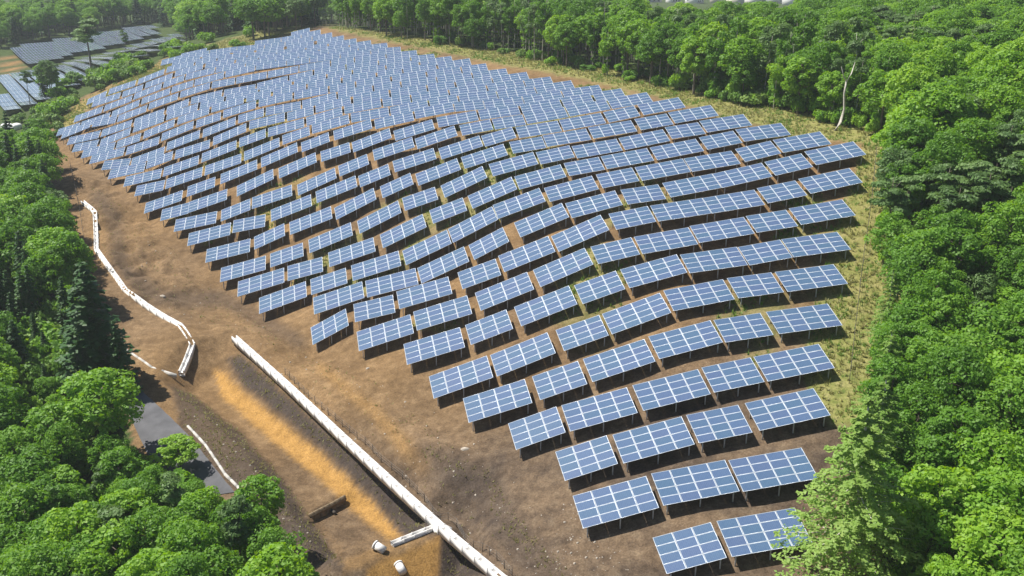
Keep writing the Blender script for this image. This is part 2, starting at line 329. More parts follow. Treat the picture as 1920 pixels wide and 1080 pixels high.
# what grows or lies where: r ochre sediment, g dry grass, b dark bank, a forest floor
PX, PY, PZ = project(X, Y, Z); front = PZ > 5
jx = PX + fbm(X * .8, Y * .8, 31) * 9; jy = PY + fbm(X * .8, Y * .8, 32) * 9
U, Vv = to_uv(X, Y)
CLEARING = [(2100,2000),(2050,1560),(1690,1130),(1655,1080),(1625,900),(1640,750),(1655,640),(1655,500),(1665,400),(1680,300),(1665,262),(1570,236),(1460,208),(1350,190),(1250,165),(1100,135),(950,105),(800,80),(700,64),(612,47),(595,50),(460,78),(420,92),
            (330,100),(150,185),(85,250),(85,330),(112,395),(125,485),(145,570),(172,640),(195,700),(225,745),(262,880),(345,965),(452,1022),(565,1105),(545,1250),(500,2000)]
field = in_poly(jx, jy, CLEARING) & front
def soft(poly, w=7.0):
    """1 inside a polygon of the ground, fading over a few pixels at its border"""
    out = np.zeros(X.shape); xs, ys = [p[0] for p in poly], [p[1] for p in poly]
    m = front & (jx > min(xs) - 12) & (jx < max(xs) + 12) & (jy > min(ys) - 12) & (jy < max(ys) + 12)
    d = seg_dist(jx[m], jy[m], poly, True)[0]; d = np.where(in_poly(jx[m], jy[m], poly), d, -d); out[m] = sstep(-w, w, d); return out
ochre = soft([(398,690),(425,700),(460,738),(510,775),(610,858),(705,945),(752,1005),(730,1014),(690,985),(650,950),(595,893),(540,850),(470,793),(415,745)]) * 1.0
ochre = np.maximum(ochre, soft([(690,1062),(828,1004),(815,1120),(680,1120)]) * .9)
ochre = np.maximum(ochre, soft([(330,640),(470,760),(640,930),(735,1010),(640,1060),(545,930),(440,810),(350,740)]) * .16)
ochre = np.maximum(ochre, soft([(640,1050),(735,1010),(822,982),(830,1000),(690,1062),(650,1075)]) * .35)
ochre = np.maximum(ochre, np.clip(.55 - np.abs(seg_dist(jx, jy, [(600,690),(700,770),(790,870)])[0]) / 55, 0, .5))
ochre = np.maximum(ochre, soft([(0,95),(30,104),(48,120),(40,138),(0,146)]) * .55)
ochre = np.maximum(ochre, np.where(front & (Vv > 88) & (Vv < 320) & field, .30 * sstep(88, 112, Vv) * (.6 + 1.2 * np.clip(fbm(X * .06, Y * .06, 61) + .2, 0, .6)), 0))
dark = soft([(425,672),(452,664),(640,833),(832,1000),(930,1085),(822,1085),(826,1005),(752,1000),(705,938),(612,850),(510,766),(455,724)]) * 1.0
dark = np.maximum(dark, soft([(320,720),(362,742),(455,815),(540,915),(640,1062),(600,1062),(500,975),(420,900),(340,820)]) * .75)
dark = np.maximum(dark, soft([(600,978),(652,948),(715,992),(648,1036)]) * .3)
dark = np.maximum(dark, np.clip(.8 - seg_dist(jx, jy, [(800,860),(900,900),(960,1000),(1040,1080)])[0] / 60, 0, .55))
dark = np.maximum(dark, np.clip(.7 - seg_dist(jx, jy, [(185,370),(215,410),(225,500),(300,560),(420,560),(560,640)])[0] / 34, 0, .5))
grass = soft([(1500,700),(1535,560),(1560,440),(1590,360),(1620,270),(1560,262),(1480,250),(1410,232),(1340,212),(1230,180),(1100,150),(900,112),(640,58),(600,45),(800,70),(1100,120),(1300,160),(1500,205),(1700,255),(1720,330),(1690,640),(1650,800),(1560,800)]) * 1.0
spots = sstep(.04, .2, fbm(X * .11, Y * .11, 44)) * sstep(98, 118, Vv) * (U > -40 + (Vv - 130) * .1)
TABLES_PX = [(640,600),(480,540),(330,420),(150,285),(600,60),(1100,150),(1290,190),(1640,280),(1580,620),(1500,700),(1100,690),(800,620)]
grass = np.maximum(grass, np.where(in_poly(PX, PY, TABLES_PX) & front, spots * .75, 0))
grass = np.maximum(grass, soft([(1180,700),(1290,560),(1560,470),(1600,600),(1560,690)]) * .55 * sstep(-.1, .15, fbm(X * .2, Y * .2, 50)))
grass = np.maximum(grass, soft([(85,235),(155,190),(345,96),(470,60),(600,44),(460,92),(350,108),(160,205),(135,240)]) * .9)
ochre = ochre * (1 - .85 * np.clip(grass * 1.3, 0, 1) * (Vv > 60) * (PX > 560)); grass = np.where(front, grass, 0); ochre = np.where(front, ochre, 0); dark = np.where(front, dark, 0)
wood = np.where(field, 0., 1.) * np.where((grass > .5) | ((ochre > .3) & (PX < 60)), .0, 1.)
ny, nx = X.shape; idx = np.arange(nx * ny).reshape(ny, nx)
quads = np.stack([idx[:-1, :-1], idx[:-1, 1:], idx[1:, 1:], idx[1:, :-1]], -1).reshape(-1, 4)
def ground_mat():
    m, n, l, b = mat('hillside_soil'); b.inputs['Roughness'].default_value = .95; b.inputs['Specular IOR Level'].default_value = .15
    g = n.new('ShaderNodeNewGeometry'); at = n.new('ShaderNodeAttribute'); at.attribute_name = 'zone'
    def noise(s, d=6, rough=.6):
        t = n.new('ShaderNodeTexNoise'); t.inputs['Scale'].default_value = s; t.inputs['Detail'].default_value = d; t.inputs['Roughness'].default_value = rough; l.new(g.outputs['Position'], t.inputs['Vector']); return t
    def ramp(t, *st):
        r = n.new('ShaderNodeValToRGB'); e = r.color_ramp.elements; e[0].position, e[0].color = st[0][0], (*st[0][1], 1); e[1].position, e[1].color = st[-1][0], (*st[-1][1], 1)
        for p, c in st[1:-1]: x = e.new(p); x.color = (*c, 1)
        l.new(t.outputs['Fac'], r.inputs[0]); return r
    n1, n2, n3 = noise(.16, 7, .65), noise(.9, 8, .7), noise(6., 6, .7)
    soil = ramp(n2, (.28, (.068, .050, .036)), (.5, (.128, .094, .066)), (.72, (.20, .155, .11)))
    big = ramp(n1, (.36, (.60, .60, .63)), (.64, (1.38, 1.3, 1.15)))
    fine = ramp(n3, (.3, (.6, .6, .6)), (.7, (1.38, 1.38, 1.38)))
    och = ramp(n2, (.3, (.30, .165, .045)), (.7, (.46, .265, .085)))
    gra = ramp(n2, (.3, (.10, .15, .03)), (.45, (.20, .21, .06)), (.72, (.33, .29, .13)))
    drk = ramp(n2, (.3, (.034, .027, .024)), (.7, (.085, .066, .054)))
    wod = ramp(n2, (.3, (.030, .050, .014)), (.7, (.080, .115, .030)))
    sp = n.new('ShaderNodeSeparateColor'); l.new(at.outputs['Color'], sp.inputs[0])
    def mx(a, bb, f, mode='MIX'):
        x = n.new('ShaderNodeMix'); x.data_type = 'RGBA'; x.blend_type = mode
        if isinstance(f, float): x.inputs['Factor'].default_value = f
        else: l.new(f, x.inputs['Factor'])
        l.new(a, x.inputs['A']); l.new(bb, x.inputs['B']); return x.outputs['Result']
    def edge(s):                       # ragged borders between soils
        a = n.new('ShaderNodeMath'); a.operation = 'MULTIPLY_ADD'; a.inputs[1].default_value = .7; a.inputs[2].default_value = -.35; l.new(n2.outputs['Fac'], a.inputs[0])
        c = n.new('ShaderNodeMath'); c.operation = 'MULTIPLY'; l.new(s, c.inputs[0]); c.inputs[1].default_value = 1.0
        d = n.new('ShaderNodeMath'); d.operation = 'MULTIPLY_ADD'; l.new(a.outputs[0], d.inputs[0]); l.new(s, d.inputs[1]); l.new(c.outputs[0], d.inputs[2]); d.use_clamp = True; return d.outputs[0]
    c = mx(soil.outputs[0], big.outputs[0], 1.0, 'MULTIPLY')
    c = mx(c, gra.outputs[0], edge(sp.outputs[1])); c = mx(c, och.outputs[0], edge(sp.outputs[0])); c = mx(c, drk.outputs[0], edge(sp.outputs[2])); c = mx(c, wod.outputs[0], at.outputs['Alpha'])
    c = mx(c, fine.outputs[0], 1.0, 'MULTIPLY'); l.new(c, b.inputs['Base Color'])
    bp = n.new('ShaderNodeBump'); bp.inputs['Strength'].default_value = .7; bp.inputs['Distance'].default_value = .12
    ad = n.new('ShaderNodeMath'); ad.operation = 'ADD'; l.new(n2.outputs['Fac'], ad.inputs[0]); l.new(n3.outputs['Fac'], ad.inputs[1]); l.new(ad.outputs[0], bp.inputs['Height']); l.new(bp.outputs[0], b.inputs['Normal'])
    return m
gm = mesh_np('ground', np.stack([X, Y, Z], -1).reshape(-1, 3), quads, [ground_mat()], smooth=True)
ca = gm.color_attributes.new('zone', 'FLOAT_COLOR', 'POINT')
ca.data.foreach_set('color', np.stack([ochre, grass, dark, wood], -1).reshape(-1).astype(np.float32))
tag(link(bpy.data.objects.new('ground', gm)), kind='structure')

# ------------------------------------------------------------------ solar tables
def frame_axes(s):
    """unit vectors along the row, down the panel and out of the panel for a row slope s"""
    R = Vector((CA, SA, s)).normalized(); C = Vector((SA * math.cos(TILT), -CA * math.cos(TILT), -math.sin(TILT))); C = (C - R * C.dot(R)).normalized()
    N = C.cross(R); N = N if N.z > 0 else -N
    return R, C, N
def module(mb, cx, cy):
    """one panel lying in its local plane: frame, white margin, cells"""
    w, h, fr, mx_, my_, t = 1.645, .985, .022, .056, .020, .038
    def rect(a, b, z): return [(cx - a, cy - b, z), (cx + a, cy - b, z), (cx + a, cy + b, z), (cx - a, cy + b, z)]
    A, B = w / 2, h / 2
    V = rect(A, B, -t) + rect(A, B, 0) + rect(A - fr, B - fr, 0) + rect(A - fr, B - fr, -.004) + rect(A - mx_, B - my_ - fr, -.004)
    ring = lambda a, b: [(a + i, a + (i + 1) % 4, b + (i + 1) % 4, b + i) for i in range(4)]
    mb.add(V, ring(0, 4) + ring(4, 8) + ring(8, 12) + [(3, 2, 1, 0)], 0)
    o = len(mb.v) - 20
    for f in ring(12, 16): mb.f.append(tuple(i + o for i in f)); mb.m.append(1)
    mb.f.append(tuple(i + o for i in (16, 17, 18, 19))); mb.m.append(2)
PANEL_MATS = [M_FRAME, M_BACK, M_CELL]
_mb = MB(); module(_mb, 0, 0); ME_PANEL = _mb.mesh('panel', PANEL_MATS)
ME_ARRAY = {}
for n in (3, 4):
    _mb = MB()
    for i in range(n):
        for j in range(4): module(_mb, (i - (n - 1) / 2) * MW, (j - 1.5) * MH)
    ME_ARRAY[n] = _mb.mesh('panel_array', PANEL_MATS)
_mb = MB(); _mb.box((-.05, -.05, 0), (.05, .05, 1)); ME_LEG = _mb.mesh('leg', [M_STEEL])
_mb = MB(); _mb.box((-.5, -.04, -.05), (.5, .04, .05)); ME_BEAM = _mb.mesh('beam', [M_STEEL])
_mb = MB(); _mb.box((-.035, -1.9, -.04), (.035, 1.9, .04)); ME_RAFTER = _mb.mesh('rafter', [M_STEEL])

tables = []                                   # row, u left, z left, u right, z right, columns
for k, ts in ROWS.items():
    for (a, b, c, d, n) in ts:
        u0, z0 = on_v(a, b, row_vb(k)); u1, z1 = on_v(c, d, row_vb(k)); tables.append([k, u0, z0, u1, z1, n])
def fill(k, ua, ub, first=None, inside=None):
    """tables along a row between two ends, lying on the ground's slope"""
    vb = row_vb(k); ns = []; i = k % 3; total = ub - ua
    if first: ns = [first]
    else:
        while sum(ns) * MW + .22 * len(ns) < total - 2.2: ns.append((4, 3, 4, 4)[i % 4]); i += 1
        while len(ns) > 1 and sum(ns) * MW + .14 * (len(ns) - 1) > total + .9:
            if 4 in ns: ns[len(ns) - 1 - ns[::-1].index(4)] = 3
            else: ns.pop()
    gap = min(.6, max(.1, (total - sum(ns) * MW) / max(1, len(ns) - 1))) if len(ns) > 1 else 0
    u = ua; z = lambda q: float(ground(*uv(q, vb)))
    for n in ns:
        L = n * MW; s = (z(u + L) - z(u)) / L; zm = (z(u + .5) + z(u + L / 2) + z(u + L - .5)) / 3 + CLEAR
        rr = random.uniform(-.05, .05); s *= .97; dx = L / math.hypot(1, s) / 2; um = u + L / 2
        if inside is None or inside(um, vb, zm, dx): tables.append([k, um - dx, zm - s * dx + rr, um + dx, zm + s * dx + rr, n])
        u += L + gap * random.uniform(.75, 1.25)
ends = lambda k, p, q: (on_v(*p, row_vb(k))[0], on_v(*q, row_vb(k))[0])
fill(16, *ends(16, (928, 243), (1226, 190))); fill(17, *ends(17, (299, 414), (342, 403)), first=3); fill(17, *ends(17, (822, 239), (1175, 183))); fill(18, *ends(18, (779, 224), (1128, 176)))
for k in range(19, 25): fill(k, *ends(k, POLY[k][0], POLY[k][-1]))
FAR_EDGE = [(60,320),(60,240),(120,215),(155,190),(200,168),(255,139),(335,103),(400,96),(458,86),(520,70),(597,53),(640,62),(690,72),(745,83),(808,96),(910,116),(910,330)]
def inside_far(um, vb, zm, dx):
    q = [project(*uv(um + e, vb), zm) for e in (-dx, dx)]; return all(bool(in_poly(np.array(a[0]), np.array(a[1]), FAR_EDGE)) for a in q)
RIGHT_U = lambda k: float(np.interp(k, [24, 25, 26, 28, 30, 32, 34, 36], [20.4, 17.2, 13.8, 7, .5, -6, -12, -18]))
for k in range(25, 38):
    fill(k, on_v(*POLY[k][0], row_vb(k))[0] if k in POLY else -60 + random.uniform(0, 3), RIGHT_U(k), inside=inside_far)
tables.sort(key=lambda t: (t[0], t[1]))
def nth(i):
    w = ['', 'first', 'second', 'third', 'fourth', 'fifth', 'sixth', 'seventh', 'eighth', 'ninth', 'tenth', 'eleventh', 'twelfth', 'thirteenth', 'fourteenth', 'fifteenth', 'sixteenth', 'seventeenth', 'eighteenth', 'nineteenth']
    tens = {2: 'twent', 3: 'thirt', 4: 'fort', 5: 'fift', 6: 'sixt', 7: 'sevent', 8: 'eight', 9: 'ninet'}
    return w[i] if i < 20 else tens[i // 10] + ('ieth' if i % 10 == 0 else 'y-' + w[i % 10])
by_row = {}
for t in tables: by_row.setdefault(t[0], []).append(t)
count = 0; LAST_ROW = 0
for k in sorted(by_row):
    if count + len(by_row[k]) > 300: break
    count += len(by_row[k]); LAST_ROW = k
DETAIL_ROWS = 12
def pose(t):
    k, u0, z0, u1, z1, n = t
    s = (z1 - z0) / (u1 - u0); R, C, N = frame_axes(s); x, y = uv((u0 + u1) / 2, row_vb(k))
    low = Vector((x, y, (z0 + z1) / 2)); cen = low - C * (2 * MH)
    rot = Matrix((R, -C, N)).transposed()            # local x along the row, y up the panel, z out of it
    return low, cen, rot, R, C, N, n
def leg_spots(n): return [-(n * MW / 2 - .45), 0, n * MW / 2 - .45]
def support_shapes(mb, cen, rot, n):
    for y in (-1.7, 1.5):
        for x in leg_spots(n):
            top = cen + rot @ Vector((x, y, -.1)); g = float(ground(top.x, top.y)) - .15
            mb.box((top.x - .05, top.y - .05, g), (top.x + .05, top.y + .05, top.z))
    for y in (-1.7, 1.5): mb.box((-n * MW / 2 + .1, y - .04, -.14), (n * MW / 2 - .1, y + .04, -.042), 0, Matrix.Translation(cen) @ rot.to_4x4())
stuff_v, stuff_f, stuff_m = [], [], []; stuff_sup = MB()
arr_np = {n: (np.array([v.co for v in ME_ARRAY[n].vertices]), [tuple(p.vertices) for p in ME_ARRAY[n].polygons], [p.material_index for p in ME_ARRAY[n].polygons]) for n in (3, 4)}
off = 0
for k in sorted(by_row):
    row = by_row[k]
    for i, t in enumerate(row):
        low, cen, rot, R, C, N, n = pose(t); e = rot.to_euler()
        if k > LAST_ROW:
            V, Fc, Mi = arr_np[n]; stuff_v.append(V @ np.array(rot).T + np.array(cen)); stuff_f += [tuple(q + off for q in f) for f in Fc]; stuff_m += Mi; off += len(V)
            support_shapes(stuff_sup, cen, rot, n); continue
        base = Vector((cen.x, cen.y, float(ground(cen.x, cen.y)))); root = empty('solar_table', base)
        w = 'three' if n == 3 else 'four'
        where = 'alone' if len(row) == 1 else ('leftmost' if i == 0 else ('rightmost' if i == len(row) - 1 else nth(i + 1) + ' from the left'))
        tag(root, f'{w}-panel-wide solar table, {where} in the {nth(k)} row from the front', 'solar table', 'solar tables on the hillside')
        if k <= DETAIL_ROWS:
            for a in range(n):
                for b in range(4):
                    o = link(bpy.data.objects.new('panel', ME_PANEL), root); o.location = cen + rot @ Vector(((a - (n - 1) / 2) * MW, (b - 1.5) * MH, random.uniform(-.004, .004))) - base; o.rotation_euler = e
            for y in (-1.7, 1.5):
                o = link(bpy.data.objects.new('beam', ME_BEAM), root); o.location = cen + rot @ Vector((0, y, -.17)) - base; o.rotation_euler = e; o.scale = (n * MW - .2, 1, 1)
                for x in leg_spots(n):
                    top = cen + rot @ Vector((x, y, -.22)); g = float(ground(top.x, top.y)) - .15
                    o = link(bpy.data.objects.new('leg', ME_LEG), root); o.location = Vector((top.x, top.y, g)) - base; o.scale = (1, 1, max(.3, top.z - g)); o.rotation_euler = (0, 0, AZ)
            for x in leg_spots(n):
                o = link(bpy.data.objects.new('rafter', ME_RAFTER), root); o.location = cen + rot @ Vector((x, 0, -.08)) - base; o.rotation_euler = e
        else:
            o = link(bpy.data.objects.new('panel_array', ME_ARRAY[n]), root); o.location = cen - base; o.rotation_euler = e; tag(o, kind='stuff')
            mb = MB(); support_shapes(mb, cen, rot, n); mb.v = [tuple(np.array(p) - np.array(base)) for p in mb.v]; tag(mb.build('support_frame', [M_STEEL], root), kind='stuff')
if stuff_v:
    far = tag(link(bpy.data.objects.new('distant_solar_tables', mesh_np('distant_solar_tables', np.concatenate(stuff_v), stuff_f, PANEL_MATS, stuff_m))), 'far blue solar tables packed along the back edge of the field', 'solar tables', kind='stuff')
    stuff_sup.build('support_frame', [M_STEEL], far)['kind'] = 'stuff'
print('tables', len(tables), 'things', count, 'last row', LAST_ROW, {k: len(v) for k, v in by_row.items()})

# ------------------------------------------------------------------ drains, kerbs, fences, pond works
def resample(pts, step):
    pts = [np.array(p, float) for p in pts]; out = [pts[0]]
    for a, b in zip(pts[:-1], pts[1:]):
        n = max(1, int(round(np.linalg.norm(b - a) / step)))
        out += [a + (b - a) * (i + 1) / n for i in range(n)]
    return out
def seat(pts, dz=0.): return [np.array([p[0], p[1], float(ground(p[0], p[1])) + dz]) for p in pts]
def smooth_z(pts, k=3):
    z = np.array([p[2] for p in pts]); zp = np.pad(z, k, mode='edge'); zs = np.convolve(zp, np.ones(2 * k + 1) / (2 * k + 1), 'valid')
    return [np.array([p[0], p[1], q]) for p, q in zip(pts, zs)]
def u_section(name, w, wall, h, m):
    mb = MB(); a, b = w / 2, w / 2 + wall
    prof = [(-b, -.45), (-b, h), (-a, h), (-a, .06), (a, .06), (a, h), (b, h), (b, -.45)]
    for x0, x1, g in ((-.5, .46, 0), (.46, .5, .035)):
        P = [(x0, y + math.copysign(g, y) * (abs(y) > a), z + g * (z > .1)) for y, z in prof] + [(x1, y + math.copysign(g, y) * (abs(y) > a), z + g * (z > .1)) for y, z in prof]
        n = len(prof); mb.add(P, [(i, (i + 1) % n, n + (i + 1) % n, n + i) for i in range(n)] + [(0, 1, 2, 3), (0, 3, 4, 7), (4, 5, 6, 7), (n + 3, n + 2, n + 1, n), (n + 7, n + 4, n + 3, n), (n + 7, n + 6, n + 5, n + 4)])
    return mb.mesh(name, [m])
def channel(name, part, me, pts, label, cat, step=2.0, dz=0., zs=None, k=3):
    pts = resample(pts, step)
    if zs is None:
        g = seat(pts); s = smooth_z(g, k); pts = [np.array([a[0], a[1], max(a[2] - .05, b[2])]) for a, b in zip(g, s)]; pts = smooth_z(pts, 1)
    else: pts = [np.array([p[0], p[1], z]) for p, z in zip(pts, np.linspace(zs[0], zs[1], len(pts)))]
    root = empty(name, Vector(pts[0])); tag(root, label, cat)
    for a, b in zip(pts[:-1], pts[1:]):
        d = Vector(b - a); o = link(bpy.data.objects.new(part, me), root); o.location = Vector((a + b) / 2) + Vector((0, 0, dz)) - Vector(pts[0])
        o.rotation_euler = d.to_track_quat('X', 'Z').to_euler(); o.scale = (d.length * 1.004, 1, 1)
    return root
S_MAIN = u_section('channel_section', .46, .13, .34, M_CONC); S_SIDE = u_section('channel_section', .30, .10, .26, M_CONC); S_UP = u_section('channel_section', .44, .12, .34, M_CONC)
channel('drain_channel', 'channel_section', S_MAIN, FLUME_A, 'long straight white concrete drain channel below the solar tables beside the pond', 'drain channel', zs=(7.42, 6.42))
up_px = [(155,380),(178,398),(181,470),(235,546),(338,612),(361,650),(341,708)]
UP = [hit(*p) for p in up_px]
channel('drain_channel', 'channel_section', S_UP, UP, 'bent pale concrete drain channel beside the left wood', 'drain channel')
channel('drain_channel', 'channel_section', S_SIDE, [hit(822, 989), hit(775, 1008), hit(735, 1026)], 'short white concrete drain branching off across the earth dam', 'drain channel', 1.4, .08)
mb = MB(); mb.box((-.495, -.11, -.4), (.495, .11, .2)); KERB = mb.mesh('kerb_block', [M_CONC2])
channel('kerb', 'kerb_block', KERB, [hit(210, 652), hit(236, 656), hit(285, 690), hit(332, 716)], 'thin pale concrete kerb curving above the shaded bank', 'kerb', 1.5)
channel('kerb', 'kerb_block', KERB, [hit(352, 800), hit(385, 836), hit(422, 892), hit(470, 940)], 'thin pale concrete kerb at the edge of the grey road', 'kerb', 1.5)
# catch pit where the side drain meets the long one
p = seat([at_z(828, 985, 6.8)])[0]; mb = MB()
for a, b in (((-.75, -.55, -.5), (.75, -.4, .42)), ((-.75, .4, -.5), (.75, .55, .42)), ((-.75, -.398, -.5), (-.6, .398, .42)), ((.6, -.398, -.5), (.75, .398, .42)), ((-.6, -.4, -.5), (.6, .4, .02))): mb.box(a, b)
o = mb.build('catch_pit', [M_CONC]); o.location = p; o.rotation_euler = (0, 0, math.radians(-40)); tag(o, 'square white concrete catch pit where the side drain meets the long channel', 'catch pit')
def capped_pipe(px, py, rot, label, L=.9, r=.36):
    q = hit(px, py); root = empty('standpipe', Vector(q)); tag(root, label, 'pipe'); root.rotation_euler = (0, 0, rot)
    mb = MB(); mb.tube([(-L / 2, 0, .2), (L / 2, 0, .42)], r, 16); mb.build('pipe', [M_CONC], root, True).data.materials[0] = M_CONC
    mb = MB(); mb.tube([(L / 2 - .02, 0, .418), (L / 2 + .12, 0, .45)], [r + .06, r + .06], 16); mb.build('collar', [M_CONC], root)
capped_pipe(713, 1034, math.radians(150), 'stubby white drain pipe at the end of the side drain on the dam')
capped_pipe(752, 1076, math.radians(120), 'stubby white drain pipe low on the ochre face of the dam')
# earth and timber check dam across the pond
a, b = hit(578, 965), hit(648, 942); d = (b - a); L = np.hypot(d[0], d[1]); root = empty('check_dam', Vector((a + b) / 2)); root.rotation_euler = (0, 0, math.atan2(d[1], d[0])); tag(root, 'low tan earth and board check dam across the drained pond', 'check dam')
M_BOARD = plain('tan_board', (.19, .14, .085), .9, 0, .25, 3., .3)
q_ = (a + b) / 2; nrm = np.array([-d[1], d[0]]) / L; nrm = nrm if nrm[1] > 0 else -nrm; zt = max(float(ground(*(q_[:2] + nrm * e))) for e in (.5, 1.0, 1.5)) + .04 - q_[2]; nb = 7
for i in range(nb):
    mb = MB(); mb.box((-L / 2 + i * L / nb + .015, -.1, -1.6), (-L / 2 + (i + 1) * L / nb - .015, .1, zt + random.uniform(-.03, .05))); mb.build('board', [M_BOARD], root)
mb = MB(); mb.box((-L / 2, -.19, zt - .4), (L / 2, -.101, zt - .18)); mb.build('waling_beam', [M_BOARD], root)
mb = MB(); mb.tube([(L * .08, -.2, zt - .75), (L * .08, -.75, zt - .82)], .17, 12); mb.build('outlet_pipe', [M_POST], root)

def fence(pts, label, step, h, wires, m=M_POST, r=.035):
    ps = seat(resample(pts, step)); root = empty('wire_fence', Vector(ps[0])); tag(root, label, 'fence')
    mb = MB(); mb.tube([(0, 0, -.3), (0, 0, h)], [r, r * .9], 6); me = mb.mesh('post', [m])
    for q in ps:
        o = link(bpy.data.objects.new('post', me), root); o.location = Vector(q - ps[0]); o.rotation_euler = (random.uniform(-.05, .05), random.uniform(-.05, .05), random.uniform(0, 6)); o.scale = (1, 1, random.uniform(.92, 1.06))
    for w in wires:
        mb = MB(); mb.tube([q - ps[0] + np.array([0, 0, w * h]) for q in ps], .012, 4, cap=False); mb.build('wire', [M_WIRE], root)
fence([hit(535, 704), hit(579, 748), hit(642, 802), hit(715, 868), hit(755, 902), hit(905, 1036), hit(960, 1085)], 'row of thin dark fence posts beside the long white drain channel', 1.5, .95, (.35, .62, .93))
fence([hit(1642, 292), hit(1634, 380), hit(1621, 470), hit(1612, 540), hit(1602, 630), hit(1592, 720)], 'thin dark wire fence down the grassy strip right of the solar tables', 2.2, 1.1, (.4, .7, .95))
fence([hit(132, 312), hit(140, 350), hit(150, 395), hit(160, 470)], 'thin dark wire fence on the bare slope at the left wood', 2.4, 1.1, (.4, .9))

# grey road in the trees at lower left
def strip_sheet(name, left, right, m, dz, n=24, k=6):
    def along(pts, t):
        q = np.array(pts, float); s = np.concatenate([[0], np.cumsum(np.hypot(*np.diff(q, axis=0).T))]); t = t * s[-1]; return np.array([np.interp(t, s, q[:, 0]), np.interp(t, s, q[:, 1])])
    V = []
    for i in range(n + 1):
        A, B = along(left, i / n), along(right, i / n)
        for j in range(k + 1): p = hit(*(A + (B - A) * j / k)); V.append((p[0], p[1], p[2] + dz))
    idx = np.arange((n + 1) * (k + 1)).reshape(n + 1, k + 1); Fq = np.stack([idx[:-1, :-1], idx[:-1, 1:], idx[1:, 1:], idx[1:, :-1]], -1).reshape(-1, 4)
    o = link(bpy.data.objects.new(name, mesh_np(name, V, Fq, [m], smooth=True))); return o
tag(strip_sheet('access_road', [(222,715),(238,770),(275,850),(330,940)], [(252,722),(318,782),(360,825),(440,925)], plain('shaded_asphalt', (.10, .10, .108), .9, 0, .2, .8, .2), .07), kind='structure')  # asphalt grey darkened: tree shade over the road is put into its colour

# loose stones
def stone_mesh(seed):
    r = random.Random(seed); mb = MB(); rings = []
    V = [(0, 0, .8)] + [((.9 + r.uniform(-.2, .2)) * math.cos(a), (.7 + r.uniform(-.2, .2)) * math.sin(a), r.uniform(.15, .5)) for a in np.arange(6) * math.pi / 3] + [((1 + r.uniform(-.2, .2)) * math.cos(a), (.8 + r.uniform(-.2, .2)) * math.sin(a), -.3) for a in np.arange(6) * math.pi / 3]
    mb.add(V, [(0, 1 + i, 1 + (i + 1) % 6) for i in range(6)] + [(1 + i, 7 + i, 7 + (i + 1) % 6, 1 + (i + 1) % 6) for i in range(6)])
    return mb
for i, (px, py, s, lab) in enumerate([(872, 842, .34, 'single pale boulder on the bare slope left of the fourth table row'), (527, 704, .3, 'pale rock beside the head of the long drain channel'), (305, 556, .4, 'flat pale rock at the foot of the eroded bank'), (690, 692, .22, 'small pale rock below the left end of the sixth table row')]):
    o = stone_mesh(i).build('boulder', [M_STONE]); o.location = hit(px, py); o.scale = (s * 1.3, s, s * .8); o.rotation_euler = (0, 0, i * 1.3); tag(o, lab, 'boulder')
mb = MB(); sp = [stone_mesh(20 + i) for i in range(5)]; areas = [[(440,640),(700,690),(960,870),(1080,1080),(960,1075),(640,815)], [(330,730),(450,830),(560,960),(620,1060),(500,970),(390,880)], [(270,430),(420,560),(560,640),(470,650),(330,600),(250,540)], [(1060,900),(1200,1080),(1010,1080)]]
n_st = 0
while n_st < 320:
    ar = areas[random.choice((0, 0, 0, 1, 1, 2, 3))]; xs = [p[0] for p in ar]; ys = [p[1] for p in ar]; px, py = random.uniform(min(xs), max(xs)), random.uniform(min(ys), max(ys))
    if not in_poly(np.array(px), np.array(py), ar): continue
    q = hit(px, py); s = random.choice((.04, .05, .06, .08, .13)); a = random.uniform(0, 6); src = random.choice(sp)
    mb.add([(q[0] + s * (x * math.cos(a) - y * math.sin(a)), q[1] + s * (x * math.sin(a) + y * math.cos(a)), q[2] + s * z) for x, y, z in src.v], src.f); n_st += 1
tag(mb.build('loose_stones', [M_STONE]), 'small pale stones scattered over the bare brown slope', 'stones', kind='stuff')

# ------------------------------------------------------------------ trees
def leaves(C, D, S, rng, up=.35, jit=.55, aspect=1.5):
    """one small bent leaf clump per point C, facing roughly D, size S"""
    n = len(C); N = D + rng.normal(0, jit, (n, 3)); N[:, 2] += up; N /= np.linalg.norm(N, axis=1, keepdims=True) + 1e-9
    T = np.cross(N, rng.normal(0, 1, (n, 3))); T /= np.linalg.norm(T, axis=1, keepdims=True) + 1e-9; B = np.cross(N, T)
    s = S[:, None]; a, b = T * s * aspect / 2, B * s / 2
    V = np.stack([C - a, C - b - N * s * .12, C + a, C + b - N * s * .12], 1).reshape(-1, 3)
    return V, np.arange(4 * n).reshape(-1, 4)
def lobe_points(c, r, n, rng, low=-.45, shell=.72):
    D = rng.normal(0, 1, (int(n * 1.8), 3)); D /= np.linalg.norm(D, axis=1, keepdims=True); D = D[D[:, 2] > low][:n]
    rad = shell + (1 - shell) * rng.random((len(D), 1)) ** .6 + rng.normal(0, .05, (len(D), 1))
    return np.array(c) + D * rad * np.array(r), D
